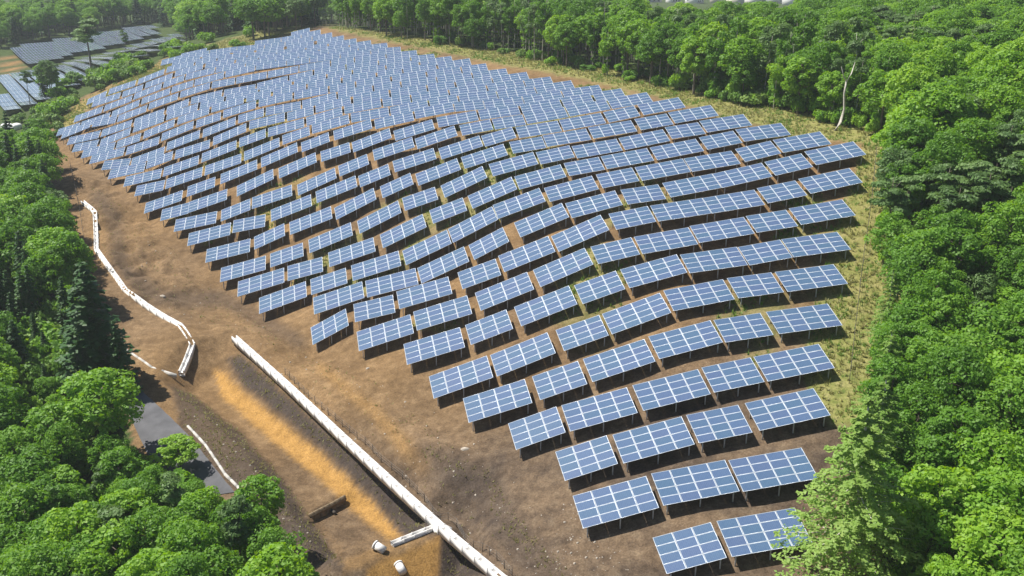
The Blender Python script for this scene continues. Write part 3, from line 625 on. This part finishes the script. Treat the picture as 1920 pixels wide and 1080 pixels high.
def trunk_mesh(name, H, r0, limbs, m, seed, lean=.04, top=1.0):
    rd = random.Random(seed); mb = MB(); bx, by = rd.uniform(-lean, lean) * H, rd.uniform(-lean, lean) * H
    ax = lambda t: (bx * t * t, by * t * t, H * t)
    ts = [0, .08, .25, .5, .75, top]; mb.tube([(0, 0, -.6)] + [ax(t) for t in ts[1:]], [r0 * 1.35, r0, r0 * .85, r0 * .62, r0 * .38, r0 * .12], 7)
    for L in limbs:
        t = max(.2, min(.85, (L[2] - .35 * math.hypot(L[0], L[1])) / H)); s = ax(t); e = L
        mid = tuple((s[i] * .45 + e[i] * .55) + (0, 0, .12 * H * .2)[i] for i in range(3)); mb.tube([s, mid, e], [r0 * .42, r0 * .26, r0 * .08], 5)
    return mb.mesh(name, [m], True)
def broad(seed, H=10., R=2.6, base=.32, nl=20, per=125, leaf=.215, lmat=None, r0=.16, bark=M_BARK, squash=1.):
    nl = int(nl * 1.7); rng = np.random.default_rng(seed); cz = H * (base + 1) / 2; rz = H * (1 - base) / 2 * squash; Vs, Fs, off = [], [], 0; limbs = []
    for i in range(nl):
        f = (i + .5) / nl; zz = 1 - 1.75 * f; th = i * 2.39996 + rng.uniform(-.4, .4); q = math.sqrt(max(0, 1 - zz * zz)) * rng.uniform(.5, 1.0)
        lr = R * rng.uniform(.22, .40); c = (R * q * math.cos(th), R * q * math.sin(th), cz + rz * zz * rng.uniform(.72, .9))
        P, D = lobe_points(c, (lr, lr, lr * .8), per, rng); v, fc = leaves(P, D, rng.uniform(.7, 1.35, len(P)) * leaf, rng); Vs.append(v); Fs.append(fc + off); off += len(v)
        if i % 3 == 1: limbs.append(c)
    return trunk_mesh('trunk', H * .9, r0, limbs, bark, seed), mesh_np('crown', np.concatenate(Vs), np.concatenate(Fs), [lmat])
def slim(seed, H=11., R=1.5, lmat=None, bark=M_PALEBARK, per=115, nl=21):
    rng = np.random.default_rng(seed); Vs, Fs, off, limbs = [], [], 0, []
    for i in range(nl):
        t = rng.uniform(.5, 1) if i < nl * .62 else rng.uniform(.1, .55); w = R * (1.05 - .6 * abs(t - .75) * 2) * (1 if t > .5 else .55); th = rng.uniform(0, 6.28)
        c = (w * .6 * math.cos(th), w * .6 * math.sin(th), H * t * .95); lr = w * rng.uniform(.45, .7)
        P, D = lobe_points(c, (lr, lr, lr * .9), int(per * (1 if t > .5 else .6)), rng, -.7, .5); v, fc = leaves(P, D, rng.uniform(.6, 1.3, len(P)) * .24, rng); Vs.append(v); Fs.append(fc + off); off += len(v)
        if i % 3 == 0: limbs.append(c)
    return trunk_mesh('trunk', H * .97, .10, limbs, bark, seed, .05), mesh_np('crown', np.concatenate(Vs), np.concatenate(Fs), [lmat])
def conifer(seed, H=12., R=2.2, lmat=None, tiers=17, droop=.25, base=.08, per=26, leaf=.26, gap=0., bark=M_BARK):
    rng = np.random.default_rng(seed); Cs, Ds, Ss = [], [], []; limbs = []
    for i in range(tiers):
        t = i / (tiers - 1); z = H * (base + (1 - base) * (t ** .92)); r = R * (1 - t) ** .8 + .16; nb = max(5, int(11 * (1 - t) + 5))
        for b in range(nb):
            th = 6.28 * b / nb + rng.uniform(-.3, .3) + i; rl = r * rng.uniform(.7, 1.12)
            if gap and rng.random() < gap: continue
            s = rng.random(per) ** .7; lat = rng.normal(0, .13, per) * rl * (1.25 - s)
            x = s * rl * math.cos(th) - lat * math.sin(th); y = s * rl * math.sin(th) + lat * math.cos(th); zz = z - droop * rl * s * s + rng.normal(0, .07, per)
            Cs.append(np.stack([x, y, zz], 1)); Ds.append(np.tile([math.cos(th) * .5, math.sin(th) * .5, .7], (per, 1))); Ss.append(rng.uniform(.6, 1.3, per) * leaf)
            if b % 3 == 0 and t < .85: limbs.append((rl * .8 * math.cos(th), rl * .8 * math.sin(th), z - droop * rl * .6))
    v, fc = leaves(np.concatenate(Cs), np.concatenate(Ds), np.concatenate(Ss), rng, .3, .35, 1.9)
    rd = random.Random(seed); mb = MB(); mb.tube([(0, 0, -.6), (0, 0, H * .5), (0, 0, H)], [.2, .12, .03], 7)
    for L in limbs: mb.tube([(0, 0, L[2] + .1), L], [.04, .015], 4, cap=False)
    return mb.mesh('trunk', [bark], True), mesh_np('crown', v, fc, [lmat])
def pine(seed, H=13., R=2.6, lmat=None):
    rng = np.random.default_rng(seed); Vs, Fs, off, limbs = [], [], 0, []
    for i in range(13):
        t = rng.uniform(.6, .98); th = i * 2.4; q = R * rng.uniform(.15, .8) * (1.25 - t * .6); c = (q * math.cos(th), q * math.sin(th), H * t); lr = R * rng.uniform(.3, .42)
        P, D = lobe_points(c, (lr, lr, lr * .38), 150, rng, -.5, .4); v, fc = leaves(P, D, rng.uniform(.6, 1.3, len(P)) * .26, rng, .4, .5, 2.); Vs.append(v); Fs.append(fc + off); off += len(v); limbs.append(c)
    return trunk_mesh('trunk', H * .9, .17, limbs, M_BARK, seed, .05), mesh_np('crown', np.concatenate(Vs), np.concatenate(Fs), [lmat])
def bush(seed, lmat=None):
    rng = np.random.default_rng(seed); Vs, Fs, off = [], [], 0
    for i in range(8):
        th = rng.uniform(0, 6.28); q = rng.uniform(0, .9); lr = rng.uniform(.45, .8); c = (q * math.cos(th), q * math.sin(th), rng.uniform(.4, 1.25))
        P, D = lobe_points(c, (lr, lr, lr * .85), 110, rng, -.6); v, fc = leaves(P, D, rng.uniform(.7, 1.3, len(P)) * .22, rng); Vs.append(v); Fs.append(fc + off); off += len(v)
    mb = MB()
    for i in range(4): mb.tube([(0, 0, -.3), (.4 * math.cos(i * 1.6), .4 * math.sin(i * 1.6), 1.)], [.05, .02], 5)
    return mb.mesh('stem', [M_BARK], True), mesh_np('foliage', np.concatenate(Vs), np.concatenate(Fs), [lmat])
SPEC = {
    'broad': [broad(1, 10, 2.7, .30, 22, lmat=L_BROAD), broad(2, 11, 2.4, .34, 20, lmat=L_BROAD), broad(3, 9, 3.0, .28, 24, lmat=L_BROAD), broad(4, 12, 2.9, .38, 24, lmat=L_BROAD)],
    'bright': [broad(11, 9, 2.5, .26, 22, lmat=L_BRIGHT), broad(12, 10, 2.7, .3, 22, lmat=L_BRIGHT), broad(13, 8, 2.2, .2, 20, lmat=L_BRIGHT)],
    'dark': [conifer(21, 12, 2.3, L_DARK), conifer(22, 11, 2.0, L_DARK, 15)],
    'pine': [pine(31, 12, 2.8, L_PINE), pine(32, 13, 2.5, L_PINE), broad(33, 11, 2.6, .35, 20, lmat=L_PINE, squash=.9)],
    'larch': [conifer(41, 13, 3.3, L_LARCH, 17, .10, .16, 90, .115, .12, M_PALEBARK), conifer(42, 12, 2.7, L_LARCH, 15, .12, .2, 88, .115, .15, M_PALEBARK)],
    'slim': [slim(51, 11, 1.6, L_BROAD), slim(52, 12, 1.4, L_BROAD), slim(53, 10, 1.7, L_BRIGHT), slim(54, 11.5, 1.5, L_PINE)],
    'bush': [bush(61, L_BROAD), bush(62, L_BRIGHT), bush(63, L_WEED)],
}
NAME = {'broad': 'broadleaf_tree', 'bright': 'broadleaf_tree', 'dark': 'conifer_tree', 'pine': 'pine_tree', 'larch': 'larch_tree', 'slim': 'slender_tree', 'bush': 'bush'}
def plant(kind, var, loc, sc, rz, label, cat='tree', group=None, tilt=(0, 0)):
    t, c = SPEC[kind][var % len(SPEC[kind])]; r = empty(NAME[kind], Vector(loc)); r.rotation_euler = (tilt[0], tilt[1], rz); r.scale = (sc[0], sc[0], sc[1]) if hasattr(sc, '__len__') else (sc, sc, sc)
    a, b = ('stem', 'foliage') if kind == 'bush' else ('trunk', 'crown')
    link(bpy.data.objects.new(a, t), r); link(bpy.data.objects.new(b, c), r); tag(r, label, cat, group); return r
HGT = {'broad': 10.5, 'bright': 9, 'dark': 11.5, 'pine': 12, 'larch': 12.5, 'slim': 11, 'bush': 1.6}

# trees one can single out
single = []
def lone(kind, var, px, py, h, label, wide=1., rz=0., tilt=(0, 0), t=None, cat='tree'):
    p = hit(px, py) if t is None else np.array([*(ray(px, py)[:2] * t), 0.])
    p[2] = float(ground(p[0], p[1])); s = h / HGT[kind]; plant(kind, var, p, (s * wide, s), rz, label, cat, tilt=tilt); single.append((p[0], p[1], 2.2 * wide * s))
lone('larch', 0, 1585, 1112, 15.5, 'feathery pale green larch hanging over the right ends of the front table rows', 1.5, .4)
lone('larch', 1, 1632, 945, 12.0, 'feathery pale green larch behind the one at the front table rows', 1.45, 2.)
lone('larch', 1, 1650, 800, 9.5, 'soft green larch at the grass strip beside the third table row', 1.3, 4.)
lone('dark', 0, 186, 728, 14.5, 'tall dark pointed conifer casting its shadow over the bank by the kerb', 1.6, 1.)
lone('dark', 1, 232, 742, 9.5, 'smaller dark conifer, added for its shadow, between the tall one and the grey road', 1.2, 2.)  # extra tree, put in to throw shade over the bank and road
lone('bright', 1, 205, 875, 10.0, 'large bright yellow-green tree left of the grey road', 1.3, 2.)
lone('bright', 2, 340, 885, 4.6, 'small bright yellow-green tree at the kerb below the grey road', 1.7, 1.)
lone('pine', 0, 173, 139, 15.5, 'lone round-crowned pine with a bare trunk before the far solar panels', 1.8, 1., cat='pine')
lone('pine', 1, 238, 118, 9.5, 'thin ragged pine beside the round-crowned lone pine', .7, 3., cat='pine')
lone('pine', 2, 98, 192, 12.5, 'broad dark pine left of the round-crowned lone pine', 1.15, 2., cat='pine')
lone('pine', 1, 58, 205, 10.5, 'small pine at the left edge before the far solar panels', .9, 5., cat='pine')
# leaning pale trunk at the corner of the wood
q = hit(1563, 246); root = empty('leaning_tree', Vector(q)); tag(root, 'bare pale forked trunk leaning at the corner of the wood behind the field', 'tree')
mb = MB(); mb.tube([(0, 0, -.4), (.9, .3, 1.2), (1.35, .5, 3.0), (1.15, .6, 5.2), (1.3, .7, 7.0)], [.24, .2, .17, .15, .12], 8); mb.tube([(1.3, .7, 6.8), (1.9, .8, 8.0), (2.3, .9, 9.6)], [.11, .08, .03], 6); mb.tube([(1.3, .7, 6.9), (.8, .6, 7.7), (.3, .5, 9.0)], [.1, .07, .025], 6)
mb.build('trunk', [M_PALEBARK], root, True)
o = link(bpy.data.objects.new('crown', SPEC['slim'][0][1]), root); o.scale = (.9, .9, .9); o.location = (2.6, 3.0, .6)
single.append((q[0], q[1], 1.5))

# the woods
FARM2 = [(10,88),(290,42),(350,70),(330,90),(250,120),(90,180),(20,225),(-40,240),(-40,140),(0,100)]
cand = []
def scatter(x0, x1, y0, y1, step, maxd):
    for gx in np.arange(x0, x1, step):
        for gy in np.arange(y0, y1, step):
            cand.append((gx + random.uniform(-.42, .42) * step, gy + random.uniform(-.42, .42) * step, step))
scatter(-125, 130, 44, 300, 3.25, 300); scatter(-330, -40, 300, 520, 5.6, 600); scatter(-40, 190, 300, 420, 5.0, 500); scatter(130, 260, 120, 420, 5.2, 500)
cx, cy, cs = (np.array(a) for a in zip(*cand)); cz = ground(cx, cy); bx, by, bd = project(cx, cy, cz); tx, ty, _ = project(cx, cy, cz + 9)
ok = (bd > 30) & (tx > -260) & (tx < 2180) & (by > -120) & (ty < 1140)
ok &= ~in_poly(bx, by, CLEARING); ok &= ~in_poly(bx, by, FARM2)
ok &= ~in_poly(bx, by, [(215,705),(260,715),(345,800),(450,930),(330,945),(255,830)])            # the grey road
STRIP2 = [(60,215),(150,150),(330,85),(470,55),(470,90),(345,104),(150,196),(85,255)]; strip = in_poly(bx, by, STRIP2); ok &= ~strip
ok &= ~((bd > 300) & (bx > 1150) & (bx < 1530))                                                   # the valley with the town
ok &= ~((bx > 1520) & (bx < 1632) & (by > 236) & (by < 340)); ok &= ~((bd > 262) & (bx > 1190) & (bx < 1500))
ok &= ~((bx < 40) & (by > 90) & (by < 150))
SCRUB = [(-60,215),(90,195),(115,250),(112,300),(60,318),(-60,300)]; ok &= ~in_poly(bx, by, SCRUB)
for sx, sy, sr in single: ok &= np.hypot(cx - sx, cy - sy) > sr
cx, cy, cz, bx, by, bd, cs = (a[ok] for a in (cx, cy, cz, bx, by, bd, cs))
edge_d = seg_dist(bx, by, CLEARING, True)[0]
picks = []
mixn = fbm(cx * .045, cy * .045, 77) + RNG.normal(0, .09, len(cx))
for i in range(len(cx)):
    back = by[i] < 262 and 600 < bx[i] < 1660 and edge_d[i] < 60 * 200 / max(bd[i], 60)
    m = mixn[i]; r = random.random()
    if back: kind = 'slim' if r < .72 else ('broad' if r < .93 else 'bright')
    elif bx[i] < 700 and by[i] > 330: kind = 'dark' if m < -.10 and by[i] < 760 else ('bright' if m > .12 else ('broad' if r < .85 else 'pine'))
    elif bx[i] < 640: kind = 'broad' if r < .6 else ('pine' if r < .75 else ('dark' if r < .87 else 'bright'))
    elif bx[i] > 1600 and by[i] < 520: kind = 'pine' if m < -.12 else ('bright' if m > .1 else ('broad' if r < .88 else 'larch'))
    else: kind = 'bright' if m > .06 else ('broad' if r < .9 else ('larch' if r < .95 else 'pine'))
    h = {'slim': random.uniform(8.5, 12), 'dark': random.uniform(8, 12.5)}.get(kind, random.uniform(7.5, 11.5))
    if bx[i] < 700 and by[i] > 600: h *= .82
    if bx[i] > 1560 and by[i] > 560: h *= .85
    if 60 < bx[i] < 262 and 640 < by[i] < 870: h *= .5
    if bd[i] > 205 and 1190 < bx[i] < 1500: h *= .9
    if 225 < bx[i] < 460 and 880 < by[i] < 1010: h *= .78
    if cs[i] > 4.5: h *= 1.1
    picks.append((h / bd[i], i, kind, h))
picks.sort(key=lambda p: -p[0])
LAB = {'broad': 'mid green leafy tree', 'bright': 'bright fresh green leafy tree', 'dark': 'dark pointed conifer', 'pine': 'grey-green pine-like tree', 'larch': 'pale feathery larch', 'slim': 'slender pale-trunked tree'}
stuff = []; named = {}
for r, (s_, i, kind, h) in enumerate(picks):
    var = random.randrange(12); rz = random.uniform(0, 6.28); sc = h / HGT[kind]; wide = sc * random.uniform(.95, 1.3) * (1.12 if cs[i] > 4.5 else 1)
    if r < 300:
        u, v = to_uv(cx[i], cy[i]); k = int(round((v - V0) / ROWP)) + 1; side = 'right' if u > -8 - (v - 100) * .1 else 'left'
        named.setdefault((side, k), []).append((u if side == 'right' else -u, i, kind, var, rz, wide, sc))
    else: stuff.append((cx[i], cy[i], cz[i], kind, var, rz, wide, sc))
for (side, k), row in named.items():
    for q, (u, i, kind, var, rz, wide, sc) in enumerate(sorted(row)):
        far_end = k > 34
        where = f'{side} of the {nth(k)} table row' if 0 < k <= 34 else (f'in the {nth(k - 34)} line behind the last table row' if k > 34 else f'{side} of the field, {nth(1 - k)} line frontward')
        plant(kind, var, (cx[i], cy[i], cz[i]), (wide, sc), rz, f'{LAB[kind]} {where}, {nth(q + 1)} out', 'tree', f'trees in the wood {side} of the field')
print('trees', len(picks), 'stuff', len(stuff))
# bushes between the two solar fields and along the clearing's edges
spots_b = []
while len(spots_b) < 60:
    px, py = random.uniform(60, 470), random.uniform(55, 255)
    if in_poly(np.array(px), np.array(py), STRIP2): spots_b.append((px, py))
for n_b, (px, py) in enumerate(sorted(spots_b)): plant('bush', random.randrange(3), hit(px, py), random.uniform(1.1, 2.4), random.uniform(0, 6), f'rounded green bush, {nth(n_b + 1)} from the left between the two solar fields', 'bush', 'bushes between the two solar fields')
for a, b in zip(CLEARING[2:17], CLEARING[3:18]):
    for _ in range(14 if a[1] < 262 else 3):
        t = random.random(); px, py = a[0] + (b[0] - a[0]) * t + random.uniform(-4, 10), a[1] + (b[1] - a[1]) * t + random.uniform(-16, 3)
        p = hit(px, py); stuff.append((p[0], p[1], p[2], 'bush', random.randrange(3), random.uniform(0, 6), random.uniform(.6, 1.3), random.uniform(.6, 1.4)))
for i in range(len(cx)):                      # undergrowth in the gaps of the near woods
    if bd[i] < 190 and random.random() < .8:
        x, y = cx[i] + random.uniform(-1.8, 1.8), cy[i] + random.uniform(-1.8, 1.8); z = float(ground(x, y)); q = project(x, y, z)
        if not in_poly(np.array(q[0]), np.array(q[1]), CLEARING): stuff.append((x, y, z, 'bush', random.randrange(3), random.uniform(0, 6), random.uniform(1.3, 2.2), random.uniform(1.3, 2.6)))
# the rest of the wood is one mass: points that carry whole trees
protos = bpy.data.collections.new('tree_shapes'); pid = {}
for kind in SPEC:
    for j, (t, c) in enumerate(SPEC[kind]):
        vt = np.array([v.co for v in t.vertices]) if len(t.vertices) else np.zeros((0, 3)); vc = np.empty(len(c.vertices) * 3, np.float32); c.vertices.foreach_get('co', vc); vc = vc.reshape(-1, 3)
        ff = [tuple(p.vertices) for p in t.polygons]; fq = np.empty(len(c.loops), np.int32); c.loops.foreach_get('vertex_index', fq); fq = fq.reshape(-1, 4) + len(vt)
        me = mesh_np('tree_shape', np.concatenate([vt, vc]), ff + [tuple(q) for q in fq.tolist()], [t.materials[0], c.materials[0]], [0] * len(ff) + [1] * len(fq))
        o = bpy.data.objects.new(f'shape_{len(pid):02d}', me); protos.objects.link(o); pid[kind, j] = len(pid)
def instancer(name, items, label, cat):
    P = np.array([it[:3] for it in items]); me = bpy.data.meshes.new(name); me.from_pydata(P.tolist(), [], [])
    for an, ty, vals in (('shape', 'INT', [pid[it[3], it[4] % len(SPEC[it[3]])] for it in items]), ('turn', 'FLOAT', [it[5] for it in items])):
        at = me.attributes.new(an, ty, 'POINT'); at.data.foreach_set('value', vals)
    at = me.attributes.new('size', 'FLOAT_VECTOR', 'POINT'); at.data.foreach_set('vector', np.array([[it[6], it[6], it[7]] for it in items], np.float32).ravel())
    o = link(bpy.data.objects.new(name, me)); ng = bpy.data.node_groups.new(name, 'GeometryNodeTree')
    ng.interface.new_socket('Geometry', in_out='INPUT', socket_type='NodeSocketGeometry'); ng.interface.new_socket('Geometry', in_out='OUTPUT', socket_type='NodeSocketGeometry')
    N, K = ng.nodes, ng.links; gi, go = N.new('NodeGroupInput'), N.new('NodeGroupOutput'); ci = N.new('GeometryNodeCollectionInfo'); ci.inputs['Collection'].default_value = protos; ci.inputs['Separate Children'].default_value = True; ci.inputs['Reset Children'].default_value = True
    ip = N.new('GeometryNodeInstanceOnPoints'); ip.inputs['Pick Instance'].default_value = True
    def attr(an, ty): a = N.new('GeometryNodeInputNamedAttribute'); a.data_type = ty; a.inputs['Name'].default_value = an; return a.outputs['Attribute']
    cb = N.new('ShaderNodeCombineXYZ'); K.new(attr('turn', 'FLOAT'), cb.inputs['Z'])
    K.new(gi.outputs[0], ip.inputs['Points']); K.new(ci.outputs[0], ip.inputs['Instance']); K.new(attr('shape', 'INT'), ip.inputs['Instance Index']); K.new(cb.outputs[0], ip.inputs['Rotation']); K.new(attr('size', 'FLOAT_VECTOR'), ip.inputs['Scale']); K.new(ip.outputs[0], go.inputs[0])
    md = o.modifiers.new('trees', 'NODES'); md.node_group = ng; tag(o, label, cat, kind='stuff'); return o
instancer('forest', stuff, 'dense green forest standing beyond the nearer trees around the solar field', 'forest')

# ------------------------------------------------------------------ grass and weeds
def tufts(name, pts, size, m, label, seed, blades=7):
    rng = np.random.default_rng(seed); P = np.repeat(np.array(pts), blades, 0); n = len(P); s = np.repeat(np.array(size), blades) * rng.uniform(.6, 1.3, n)
    th = rng.uniform(0, 6.28, n); lean = rng.uniform(.2, .9, n); b = P + np.stack([rng.normal(0, .18, n) * s, rng.normal(0, .18, n) * s, np.full(n, -.02)], 1)
    d = np.stack([np.cos(th), np.sin(th), np.zeros(n)], 1); w = np.stack([-np.sin(th), np.cos(th), np.zeros(n)], 1) * (s * .13)[:, None]
    tip = b + d * (s * lean)[:, None]; tip[:, 2] += s * (1.1 - .5 * lean)
    V = np.stack([b - w, b + w, tip], 1).reshape(-1, 3)
    return tag(link(bpy.data.objects.new(name, mesh_np(name, V, np.arange(3 * n).reshape(-1, 3), [m]))), label, 'grass', kind='stuff')
def sow(weight, n, lo, hi, seed):
    """random ground points, thicker where weight is high"""
    w = np.where((X > -110) & (X < 110) & (Y > 55) & (Y < 315), weight, 0)[:-1, :-1].ravel(); rng = np.random.default_rng(seed); i = rng.choice(len(w), n, p=w / w.sum())
    j, k = np.unravel_index(i, (X.shape[0] - 1, X.shape[1] - 1)); x = GX[k] + rng.random(n) * (GX[k + 1] - GX[k]); y = GY[j] + rng.random(n) * (GY[j + 1] - GY[j])
    return np.stack([x, y, ground(x, y)], 1), rng.uniform(lo, hi, n)
in_view = (PX > -60) & (PX < 1980) & (PY > -40) & (PY < 1130)
p_, s_ = sow(np.where(grass > .7, grass, 0) * in_view, 13000, .18, .5, 1); tufts('dry_grass', p_, s_, L_GRASS, 'dry yellowish grass on the strip round the back of the solar field', 2)
p_, s_ = sow(np.where((grass > .3) & field, np.clip(fbm(X * .3, Y * .3, 91) + .12, 0, 1), 0) * in_view, 7000, .2, .55, 3); tufts('green_weeds', p_, s_, L_WEED, 'patches of green weeds between the solar tables and on the strip', 4)
p_, s_ = sow(np.where(dark > .5, 1, 0) * in_view + np.where(bw, .15, 0), 2500, .12, .32, 5); tufts('sparse_weeds', p_, s_, L_GRASS, 'sparse dry weeds on the dark bank', 6, 5)

# ------------------------------------------------------------------ second solar field beyond the hedge
a, b = hit(60, 92), hit(92, 118); dv = (b - a)[:2]; dv /= np.linalg.norm(dv); pv = np.array([-dv[1], dv[0]]); cen = hit(170, 105)
F2A = [(22,90),(285,48),(300,62),(240,80),(60,122),(40,112)]; F2B = [(0,143),(95,128),(215,98),(255,86),(345,62),(335,88),(250,115),(150,160),(30,210),(0,214)]
V2, F2, M2, off2 = [], [], [], 0; Va, Fa, Ma = arr_np[4]
for i in range(-40, 41):
    for j in range(-24, 25):
        q = cen[:2] + dv * j * 6.9 + pv * i * 4.08; z = float(ground(*q)); px, py, pd = project(q[0], q[1], z + 1)
        if not (in_poly(np.array(px), np.array(py), F2A) or in_poly(np.array(px), np.array(py), F2B)): continue
        z2 = float(ground(*(q + dv * 3))); R = Vector((dv[0], dv[1], (z2 - z) / 3)).normalized(); up = Vector((pv[0], pv[1], .03)); up = (up - R * up.dot(R)).normalized(); Nn = R.cross(up); rot = Matrix((R, up, Nn)).transposed()
        V2.append(Va @ np.array(rot).T + np.array([q[0], q[1], z + 1.5])); F2 += [tuple(t + off2 for t in f) for f in Fa]; M2 += Ma; off2 += len(Va)
if V2: tag(link(bpy.data.objects.new('second_solar_field', mesh_np('second_solar_field', np.concatenate(V2), F2, PANEL_MATS, M2))), 'second field of pale solar panels at top left beyond the hedge', 'solar field', kind='stuff')

# ------------------------------------------------------------------ houses in the valley
M_WALL = [plain('white_render', (.72, .71, .68), .8), plain('cream_render', (.6, .55, .46), .8), plain('grey_siding', (.42, .43, .45), .7)]
M_ROOF = [plain('grey_tile', (.16, .17, .19), .6), plain('pale_metal_roof', (.5, .54, .58), .35), plain('brown_tile', (.2, .12, .09), .7), plain('blue_metal_roof', (.16, .22, .34), .4)]
M_GLASS = plain('window_glass', (.04, .05, .07), .1)
for i, (px, py, w, wm, rm, lab) in enumerate([(1222, 4, 12, 2, 0, 'grey-sided house with a dark roof, leftmost in the valley'), (1262, 5, 9, 0, 3, 'small white house with a blue metal roof in the valley'), (1302, 6, 13, 0, 1, 'white house with a pale metal roof in the valley'), (1340, 5, 10, 1, 0, 'cream house with a dark tiled roof in the valley'), (1378, 8, 12, 1, 2, 'cream house with a brown roof in the valley'), (1412, 6, 10, 0, 0, 'white house with a dark tiled roof in the valley'), (1452, 6, 14, 2, 1, 'long grey house with a pale metal roof in the valley'), (1480, 9, 10, 0, 2, 'white house with a brown roof, rightmost in the valley')]):
    q = hit(px, py, 420); root = empty('house', Vector(q)); root.rotation_euler = (0, 0, .3 + i * .37); tag(root, lab, 'house')
    d, h = w * .7, 5.6; mb = MB(); mb.box((-w / 2, -d / 2, -2), (w / 2, d / 2, h)); mb.add([(-w / 2, -d / 2, h), (-w / 2, d / 2, h), (-w / 2, 0, h + 2.2), (w / 2, -d / 2, h), (w / 2, d / 2, h), (w / 2, 0, h + 2.2)], [(0, 2, 1), (3, 4, 5)]); mb.build('wall', [M_WALL[wm]], root)
    for s in (-1, 1):
        mb = MB(); e = .5; P = [(-w / 2 - e, s * (d / 2 + e), h - .25), (w / 2 + e, s * (d / 2 + e), h - .25), (w / 2 + e, 0, h + 2.35), (-w / 2 - e, 0, h + 2.35)]; P += [(x, y, z + .2) for x, y, z in P]; mb.add(P, [(0, 1, 2, 3), (7, 6, 5, 4), (0, 4, 5, 1), (1, 5, 6, 2), (2, 6, 7, 3), (3, 7, 4, 0)]); mb.build('roof', [M_ROOF[rm]], root)
    for fl in (1.0, 3.6):
        for x in (-w * .3, 0, w * .3):
            mb = MB(); mb.box((x - .7, -d / 2 - .05, fl), (x + .7, -d / 2 - .003, fl + 1.3)); mb.build('window', [M_GLASS], root)

# ------------------------------------------------------------------ scrub and white sacks at the left end of the field
spots_b = []
while len(spots_b) < 26:
    px, py = random.uniform(0, 115), random.uniform(200, 318)
    if in_poly(np.array(px), np.array(py), SCRUB): spots_b.append((px, py))
for i, (px, py) in enumerate(sorted(spots_b)): plant('bush', (2, 2, 0)[i % 3], hit(px, py), random.uniform(.8, 1.7), random.uniform(0, 6), f'ragged scrub bush, {nth(i + 1)} from the left on the shoulder left of the field', 'bush', 'scrub bushes on the left shoulder')
M_SACK = plain('white_sack', (.8, .8, .78), .7)
for i, (px, py, s, lab) in enumerate([(14, 246, 1.5, 'large white sack on the left shoulder, left one of two'), (32, 243, 1.2, 'smaller white sack on the left shoulder, right one of two')]):
    q = hit(px, py); mb = MB(); n = 14; rings = []
    prof = [(.75, -.1), (1.0, .25), (1.0, .8), (.85, 1.1), (.45, 1.25), (.2, 1.2)]
    V = [(r * s * (1 + .06 * math.sin(3 * a + i)) * math.cos(a), r * s * (1 + .05 * math.cos(4 * a)) * math.sin(a), z * s) for r, z in prof for a in np.arange(n) * 2 * math.pi / n]
    mb.add(V, [(j * n + k, j * n + (k + 1) % n, (j + 1) * n + (k + 1) % n, (j + 1) * n + k) for j in range(len(prof) - 1) for k in range(n)] + [tuple((len(prof) - 1) * n + k for k in range(n))])
    o = mb.build('sack', [M_SACK], None, True); o.location = q; tag(o, lab, 'sack')

# ------------------------------------------------------------------ air
mb = MB(); mb.box((-900, -100, -60), (900, 1500, 62)); hz = mb.build('haze', []); tag(hz, kind='stuff')
m = bpy.data.materials.new('thin_haze'); m.use_nodes = True; n = m.node_tree.nodes; l = m.node_tree.links; n.clear(); o_ = n.new('ShaderNodeOutputMaterial'); v_ = n.new('ShaderNodeVolumePrincipled')
v_.inputs['Color'].default_value = (.86, .92, 1, 1); v_.inputs['Density'].default_value = .0002; v_.inputs['Anisotropy'].default_value = .2; l.new(v_.outputs[0], o_.inputs['Volume']); hz.data.materials.append(m)
